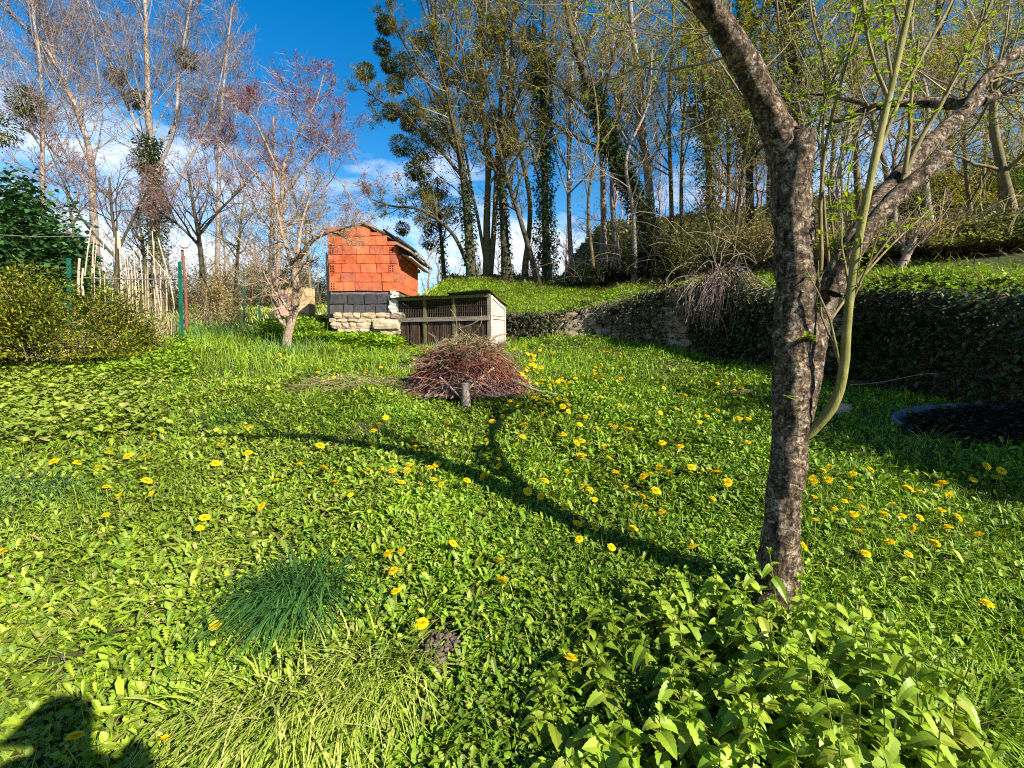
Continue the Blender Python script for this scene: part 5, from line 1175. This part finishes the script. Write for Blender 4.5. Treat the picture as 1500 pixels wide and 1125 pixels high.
m = MB(); x = R.uniform(-30, -2.4, 40000); y = R.uniform(10.5, 40, 40000); k = ~((x > shx0 - .1) & (y < shy1 + .1)); x, y = x[k], y[k]; q = len(x)
blades(m, np.stack([x, y, H(x, y)], -1), R.random(q) * 6.28, R.uniform(.6, 1.4, q), R.uniform(.12, .35, q), .03, R.uniform(.1, .6, q), 3)
tag(m.build('orchard_grass', M['grass_yellow']), 'yellowish grass under the orchard trees beyond the fence', 'grass', kind='stuff')

m = MB(); x = R.uniform(-2, 12, 30000); y = R.uniform(4, 18, 30000); d, _ = wall_dist(x, y); k = (d > .0) & (d < 7.5) & (x > -2.2) & (pnoise(x, y, 1.2, 3) + R.normal(0, .3, x.shape) > .05); x, y = x[k], y[k]; q = len(x)
blades(m, np.stack([x, y, H(x, y) + .05 + .05 * R.random(q)], -1), R.random(q) * 6.28, R.uniform(-.1, .9, q), R.uniform(.08, .25, q), .012, .1, 3)
tag(m.build('terrace_thatch', M['thatch']), 'dry straw and dead leaves mixed into the terrace grass', 'thatch', kind='stuff')
# nettle patch around the cherry tree
SER = ([0, .04, .12, .16, .26, .30, .42, .46, .58, .62, .74, .78, .88, 1], [.1, .62, .9, .8, 1.0, .88, .96, .82, .84, .70, .64, .48, .34, .02])


def nettles(mb, stem_mb, px_lo, px_hi, py_lo, py_hi, n, hfun, size, extra=None):
    x, y = scatter(n * 6, 1.0, 3.2, 1); P0 = np.stack([x, y, H(x, y)], -1); a, b_ = proj(P0)
    k = (a > px_lo) & (a < px_hi) & (b_ > py_lo) & (b_ < py_hi)
    if extra is not None: k &= extra(a, b_)
    k &= np.hypot(x - cb[0], y - cb[1]) > .13
    x, y = x[k][:n], y[k][:n]; a = a[k][:n]; q = len(x); h = hfun(a) * R.uniform(.6, 1.2, q)
    base = np.stack([x, y, H(x, y)], -1); lean = R.normal(0, .18, (q, 2))
    for lv in range(6):
        f = (lv + 1) / 6; p = base + np.stack([lean[:, 0] * h * f, lean[:, 1] * h * f, h * f], -1)
        a0 = R.random(q) * .5 + lv * 1.57; sz = size * (1.15 - .55 * f ** 2) * R.uniform(.7, 1.25, q)
        for sd in (0, 1):
            leaves(mb, p, a0 + sd * np.pi + R.normal(0, .25, q), R.uniform(-.35, .85, q) + (.35 if lv == 5 else 0), sz * (.6 if lv == 5 else 1), sz * .56 * (.6 if lv == 5 else 1), SER, R.uniform(.3, .9, q), .28, R.normal(0, .4, q))
    for sd in range(4):
        p = base + np.stack([lean[:, 0] * h, lean[:, 1] * h, h * 1.02], -1); leaves(mb, p, R.random(q) * 6.28, R.uniform(.6, 1.3, q), size * .38, size * .2, OVAL, .2, .3)
    Q = np.stack([base, base + np.stack([lean[:, 0] * h * .5, lean[:, 1] * h * .5, h * .5], -1), base + np.stack([lean[:, 0] * h, lean[:, 1] * h, h], -1)], 1)
    tubes(stem_mb, Q, np.full((q, 3), .0022), 4)


nm, ns = MB(), MB()
nettles(nm, ns, 790, 1430, 880, 1400, 255, lambda a: np.interp(a, [780, 950, 1100, 1250, 1380, 1450], [.10, .14, .22, .34, .36, .14]), .088, lambda a, b_: b_ > np.interp(a, [790, 950, 1100, 1200, 1300, 1430], [1010, 880, 880, 960, 1000, 1130]))
nettles(nm, ns, 850, 1150, 850, 960, 130, lambda a: .10 + 0 * a, .05)
np_o = nm.build('nettle_patch', M['nettle']); tag(np_o, 'patch of fresh serrated nettles round the foot of the forked tree', 'nettles', kind='stuff')
ns.build('nettle_stems', M['stalk'], np_o)
# broad-leaved patch on the side of the conifer
m = MB(); x, y = scatter(16000, 3.0, 7.6, .9, 1.45); a, b_ = proj(np.stack([x, y, H(x, y)], -1)); k = (a < 255 - (b_ - 540) * .25 + 30 * np.sin(b_ * .05)) & (b_ > 520) & (b_ < 668 - .12 * a); x, y = x[k], y[k]
rosettes(m, x, y, 4, .072, .72, (.0, 1.1), ROUND, .05, .05, .5); tag(m.build('broadleaf_patch', M['herb_pale']), 'low patch of broad overlapping leaves in front of the golden conifer', 'ground cover', kind='stuff')
m = MB(); x, y = scatter(9000, 6.0, 8.8, 1, 1.3); a, b_ = proj(np.stack([x, y, H(x, y)], -1)); k = (a > 140) & (a < 280) & (b_ > 500) & (b_ < 560); x, y = x[k], y[k]; rosettes(m, x, y, 5, .075, .6, (.2, 1.1), OVAL, .06, .05); tag(m.build('young_nettles', M['grass']), 'bright yellow-green young leaves at the edge of the golden conifer', 'ground cover', kind='stuff')
# weeds along shed footing
m = MB(); n = 1500; x = R.uniform(-4.8, -2.3, n); y = R.uniform(9.2, 9.95, n); rosettes(m, x, y, 5, .10, .55, (.3, 1.2), OVAL, .07, .05); x = R.uniform(-5.2, -4.0, 900); y = R.uniform(9.4, 11.2, 900); rosettes(m, x, y, 6, .11, .5, (.3, 1.2), OVAL, .12, .05); tag(m.build('shed_weeds', M['grass']), 'lush green weeds along the foot of the brick shed and hutch', 'ground cover', kind='stuff')


# grass tufts
def tuft(px, py, n, rx, ry, Ln, Wd, mat, lab, comb=None, el=(.5, 1.3), bend=(.4, .9)):
    c_ = G(px, py); m = MB(); x = c_[0] + R.normal(0, rx, n); y = c_[1] + R.normal(0, ry, n); az = np.arctan2(y - c_[1], x - c_[0]) + R.normal(0, .5, n)
    if comb is not None: az = np.where(R.random(n) < .7, comb + R.normal(0, .45, n), az)
    blades(m, np.stack([x, y, H(x, y)], -1), az, R.uniform(*el, n), Ln * R.uniform(.5, 1.25, n), Wd * R.uniform(.7, 1.2, n), R.uniform(*bend, n), 6)
    tag(m.build('grass_tuft', M[mat], None, c_), lab, 'grass tuft', 'tall grass tufts on the lawn')


tuft(445, 880, 850, .09, .065, .42, .0095, 'grass_dark', 'dark blue-green grass tuft bent over on the herb lawn', -1.9, (.7, 1.45), (.5, 1.0))
tuft(430, 1050, 800, .15, .08, .36, .0085, 'grass_yellow', 'yellowish fine grass tuft with dry blades nearest to the camera', -1.5, (.4, 1.3))
tuft(545, 1000, 550, .10, .08, .32, .007, 'grass_yellow', 'fine yellow-green grass tuft between dark tuft and bare soil', -1.7)
tuft(50, 715, 800, .22, .12, .30, .008, 'grass_blue', 'grey-green grass tuft below the broad-leaved patch', -.4, (.4, 1.1))
tuft(345, 620, 700, .22, .12, .30, .008, 'grass_dark', 'dark green grass tuft in the shade of the forked tree', None)
tuft(450, 590, 700, .25, .14, .30, .009, 'grass', 'bright green grass tuft between plum tree and brush pile', None)
tuft(250, 575, 500, .2, .15, .28, .009, 'grass_dark', 'dark grass tuft beside the young nettles', None)
tuft(1360, 652, 260, .07, .05, .28, .007, 'grass_yellow', 'arching pale grass tuft in front of the oval basin', None)
tuft(1420, 1060, 900, .16, .14, .24, .006, 'grass', 'fresh green grass tuft beside the nettles', None)
tuft(1480, 930, 700, .16, .14, .20, .006, 'grass', 'green grass tuft near the single wide dandelion', None)
tuft(610, 1105, 700, .10, .05, .16, .005, 'grass', 'short green grass tuft at the near end of the bare soil', None)
# molehill
c_ = G(650, 955); m = MB(); A = np.linspace(0, 6.283, 28, endpoint=False); V = []
for k, (r, z) in enumerate(((1.25, -.02), (1.0, .012), (.75, .035), (.45, .05), (.15, .055))):
    V.append(np.stack([c_[0] + .095 * r * np.cos(A) * (1 + .15 * np.sin(3 * A)), c_[1] + .11 * r * np.sin(A), c_[2] + z * .7 + R.normal(0, .011, 28)], -1))
V = np.array(V); ii = np.arange(V.shape[0] * 28).reshape(-1, 28); nx = np.roll(ii, -1, 1); m.add(V.reshape(-1, 3), np.stack([ii[:-1], nx[:-1], nx[1:], ii[1:]], -1).reshape(-1, 4))
for k in range(260):
    a = R.random() * 6.28; r = np.sqrt(R.random()); s = .002 + .011 * R.random() ** 3; r = r * 1.25; stones(m, [np.array([c_[0] + .10 * r * np.cos(a), c_[1] + .115 * r * np.sin(a), c_[2] + .05 * (1 - r * r) + .004])], [ux * s], [uy * s], [up3 * s * .8], .15)
tag(m.build('molehill', M['dirt'], None, c_, True), 'bare patch of crumbly brown soil thrown up on the lawn', 'soil')

# ------------------------------------------------------------------ dandelions
def head_mesh(mb, z=0.0):
    for (n, L_, e, r0) in ((26, .021, .05, .003), (24, .018, .35, .003), (22, .014, .7, .002), (16, .010, 1.1, .001)):
        a = np.arange(n) * 6.283 / n + R.random(n) * .2; pos = np.stack([np.cos(a) * r0, np.sin(a) * r0, np.full(n, z + .002 * e)], -1)
        leaves(mb, pos, a, e + R.normal(0, .08, n), L_ * R.uniform(.85, 1.1, n), .0066, ([0, .5, .9, 1], [.5, .9, 1, .8]), .12, .1)


pet, stk = MB(), MB(); head_mesh(pet); bh = pet.build('flower_head', M['petal']); tubes(stk, spline([(0.004, .003, -.16), (.002, -.002, -.08), (0, 0, 0)], 6), rad(.0022, .002, 6), 5); bs = stk.build('stem', M['stalk'])
pet2 = MB(); head_mesh(pet2); far_me = pet2.build('dandelion_far', M['petal']).data
PM, SM_ = bh.data, bs.data
for q in list(COL.objects):
    if q.name in ('flower_head', 'stem', 'dandelion_far'): bpy.data.objects.remove(q)
own = {(300, 759): 'upper one of the two touching dandelions above the dark grass tuft', (293, 775): 'lower one of the two touching dandelions above the dark grass tuft', (155, 755): 'round bright dandelion on pale herbs below the grey-green tuft', (316, 918): 'dandelion in bloom at the edge of the dark grass tuft', (241, 1085): 'large dandelion beside the yellowish grass tuft', (110, 1080): 'ragged open dandelion in the shadow patch at the lawn edge', (383, 743): 'single dandelion on open lawn well above the dark tuft', (664, 797): 'single dandelion straight above the bare soil patch', (618, 915): 'dandelion touching the edge of the bare soil patch', (733, 822): 'upper of two dandelions above the nettle leaves', (735, 851): 'lower of two dandelions above the nettle leaves', (836, 965): 'dandelion peeping out among the nettles', (1014, 800): 'dandelion on open lawn closest before the forked trunk', (1445, 884): 'wide flat dandelion standing alone in fine grass', (1177, 802): 'dandelion touching the sunny edge of the forked trunk', (1245, 716): 'large double dandelion beyond the forked trunk', (569, 811): 'larger of two neighbouring dandelions above a lone lower one', (576, 837): 'dandelion just below the neighbouring pair', (580, 867): 'lowest dandelion in the short column above the bare soil', (896, 802): 'dandelion lying in the trunk shadow'}
lst = [(300, 759), (293, 775), (155, 755), (156, 714), (174, 727), (222, 723), (215, 705), (383, 743), (316, 918), (241, 1085), (110, 1080), (4, 809), (406, 704), (490, 706), (79, 676), (114, 678), (144, 686), (160, 664), (188, 668), (213, 670), (225, 637), (363, 626), (325, 652), (316, 679), (363, 664), (440, 681), (475, 686), (469, 653), (326, 571), (466, 546), (446, 534), (409, 519), (421, 523), (513, 726), (569, 811), (588, 808), (576, 837), (580, 867), (618, 915), (664, 797), (733, 822), (735, 851), (773, 720), (792, 727), (811, 723), (817, 729), (828, 743), (854, 712), (863, 717), (871, 732), (930, 742), (941, 727), (945, 743), (916, 714), (928, 775), (846, 768), (872, 774), (848, 790), (896, 802), (836, 965), (588, 707), (616, 709), (684, 704), (635, 703), (646, 710), (961, 719), (969, 750), (956, 794), (1014, 800), (1044, 731), (1065, 707), (1192, 729), (1194, 762), (1177, 802), (1222, 746), (1245, 716), (1212, 703), (1307, 739), (1294, 753), (1348, 721), (1348, 759), (1380, 708), (1388, 772), (1403, 758), (1433, 783), (1303, 795), (1331, 812), (1268, 811), (1445, 884), (1426, 704), (771, 517), (736, 610), (764, 624), (796, 586), (800, 597), (796, 606), (819, 607), (833, 603), (849, 610), (857, 611), (849, 622), (825, 637), (873, 627), (901, 626), (893, 623), (924, 629), (888, 569), (876, 551), (909, 555), (995, 582), (1003, 579), (1021, 605), (1035, 610), (1052, 602), (1077, 611), (1096, 614), (805, 565), (817, 559), (835, 575), (880, 582), (907, 594), (781, 583), (608, 655), (615, 628), (640, 680), (730, 683), (575, 690), (560, 690), (597, 690), (1013, 685), (1040, 690), (1095, 648), (885, 655), (918, 628), (892, 672), (850, 668), (765, 640), (830, 690), (540, 690), (565, 612), (1190, 700), (1215, 685), (1275, 688), (1445, 683), (1460, 700), (1205, 690)]
for k in range(14):
    qx, qy = R.uniform(740, 900), R.uniform(512, 600)
    for j in range(R.integers(3, 9)): lst.append((qx + R.normal(0, 14), qy + R.normal(0, 5)))
for k in range(26): lst.append((R.uniform(480, 620), R.uniform(495, 560)))
for k in range(16): lst.append((R.uniform(900, 1110), R.uniform(560, 700)))
for k in range(22): lst.append((R.uniform(540, 1100), R.uniform(615, 720)))
for k in range(14): lst.append((R.uniform(1180, 1480), R.uniform(690, 800)))


def zone_of(px, py):
    if py < 615 and 735 < px < 910: return 'small dandelion in the dense yellow drift beside the brush pile', 'dandelions in the drift beside the brush pile'
    if py < 615 and px <= 735: return 'small dandelion in the grass between plum tree, shed and brush pile', 'dandelions between plum tree and brush pile'
    if px > 1170: return 'yellow dandelion in the fine grass beyond the forked trunk', 'dandelions beyond the forked trunk'
    if px > 740: return 'yellow dandelion on the open lawn between brush pile and forked trunk', 'dandelions before the forked trunk'
    if px > 500: return 'yellow dandelion along the tree shadow in the middle of the lawn', 'dandelions along the tree shadow'
    return 'yellow dandelion on the pale herbs below the broad-leaved patch', 'dandelions below the broad-leaved patch'


for k, (px, py) in enumerate(lst):
    p = G(px, py); hgt = R.uniform(.06, .13); d_ = p[1]
    dirv = PX(px, py, 1.0); p = p - dirv * (hgt / max(.1, -dirv[2] + .15)) if d_ < 9 else p
    gz = float(H(p[0], p[1])); hgt = max(p[2] - gz, .05); p[2] = gz + hgt
    lab, grp = zone_of(px, py); lab = own.get((px, py), lab); sc_ = R.uniform(.85, 1.3) * (1.0 if d_ < 3.2 else 1.25)
    tilt = (R.normal(.22, .3), R.normal(.25, .3), R.random() * 6.28)
    if d_ < 5.0:
        o = thing('dandelion', lab, 'dandelion', (p[0], p[1], gz), grp)
        h = bpy.data.objects.new('flower_head', PM); COL.objects.link(h); h.parent = o; h.location = (0, 0, hgt); h.rotation_euler = tilt; h.scale = (sc_,) * 3
        s_ = bpy.data.objects.new('stem', SM_); COL.objects.link(s_); s_.parent = o; s_.location = (0, 0, hgt); s_.scale = (1, 1, max(hgt, .05) / .16)
    else:
        o = bpy.data.objects.new('dandelion', far_me); COL.objects.link(o); o.location = (p[0], p[1], gz + hgt); o.rotation_euler = tilt; o.scale = (sc_,) * 3; tag(o, lab, 'dandelion', grp)
# pale primroses beside the plum tree
pm_ = MB()
for k in range(5):
    a = k * 1.2566; leaves(pm_, np.array([[np.cos(a) * .004, np.sin(a) * .004, 0]]), a, .15, .022, .022, ROUND, .1, .1)
prm = pm_.build('primrose_proto', M['petal_pale']); pme = prm.data; bpy.data.objects.remove(prm)
for k, (px, py) in enumerate(((452, 489), (457, 494), (449, 498), (462, 490), (371, 480), (378, 484), (385, 478), (455, 502), (466, 497), (445, 493))):
    p = G(px, py); gz = float(H(p[0], p[1])); o = bpy.data.objects.new('primrose', pme); COL.objects.link(o); o.location = (p[0], p[1] - .3, float(H(p[0], p[1] - .3)) + .13); o.scale = (1.6,) * 3; o.rotation_euler = (R.normal(.5, .2), R.normal(0, .2), R.random() * 6)
    tag(o, 'small pale yellow primrose flower in the grass near the plum tree', 'primrose', 'primroses near the plum tree')

# ------------------------------------------------------------------ far wood
m = MB(); n = 90; x = R.uniform(-70, 30, n); y = R.uniform(42, 70, n); zg = H(x, y); P = np.zeros((n, 8, 3)); h = R.uniform(5, 9, n)
for k in range(8): P[:, k] = np.stack([x + R.normal(0, .15, n), y, zg + h * k / 7], -1)
Rr = np.broadcast_to(np.linspace(.16, .04, 8), (n, 8)).copy(); tubes(m, P, Rr, 5)
a = grow(P, Rr, 12, .15, 1, 45, .35, 5, .12, .15, .5, rmin=.02); tubes(m, *a, sides=3); a2 = grow(*a, n=6, t0=.2, ang=45, ln=.5, K=4, up=.1, wob=.2, rr=.6, rmin=.016); tubes(m, *a2, sides=3); a3 = grow(*a2, n=3, t0=.2, ang=45, ln=.6, K=3, up=.1, wob=.2, rr=.7, rmin=.014); tubes(m, *a3, sides=3)
tag(m.build('far_wood', M['twig_pink']), 'hazy far-off wood of bare trees beyond the orchard', 'wood', kind='stuff')
# ------------------------------------------------------------------ photographer beside the camera (only the shadow shows)
def person():
    J = dict(pel=(.28, -.14, -.60), chest=(.28, -.14, -.16), neck=(.28, -.12, .02), head=(.28, -.09, .15), top=(.28, -.10, .24), shl=(.12, -.13, -.03), shr=(.44, -.13, -.03), ell=(.02, -.14, -.26), elr=(.47, -.12, -.30), hl=(.20, .03, -.02), hr=(.36, .03, -.02), kl=(.21, -.12, -1.05), kr=(.36, -.12, -1.05), al=(.20, -.16, -1.46), ar=(.37, -.16, -1.46), tl=(.19, -.02, -1.50), tr=(.38, -.02, -1.50))
    Rr = dict(pel=.17, chest=.17, neck=.07, head=.11, top=.07, shl=.08, shr=.08, ell=.06, elr=.06, hl=.035, hr=.035, kl=.07, kr=.07, al=.05, ar=.05, tl=.04, tr=.04)
    E = [('pel', 'chest'), ('chest', 'neck'), ('neck', 'head'), ('head', 'top'), ('chest', 'shl'), ('chest', 'shr'), ('shl', 'ell'), ('shr', 'elr'), ('ell', 'hl'), ('elr', 'hr'), ('pel', 'kl'), ('pel', 'kr'), ('kl', 'al'), ('kr', 'ar'), ('al', 'tl'), ('ar', 'tr')]
    nm_ = list(J); o0 = np.array([.28, -.14, -1.52]); me = bpy.data.meshes.new('person'); me.from_pydata([tuple(np.array(J[k]) - o0) for k in nm_], [(nm_.index(a), nm_.index(b)) for a, b in E], [])
    o = bpy.data.objects.new('person', me); COL.objects.link(o); o.location = tuple(o0); md = o.modifiers.new('skin', 'SKIN')
    for v, k in zip(me.skin_vertices[0].data, nm_): v.radius = (Rr[k],) * 2; v.use_root = k == 'pel'
    o.modifiers.new('sub', 'SUBSURF').levels = 2; me.materials.append(M['bark_dark'])
    tag(o, 'person in dark clothes holding up a phone whose shadow falls on the lawn', 'person')


person()
print('polys', sum(len(q.polygons) for q in bpy.data.meshes))
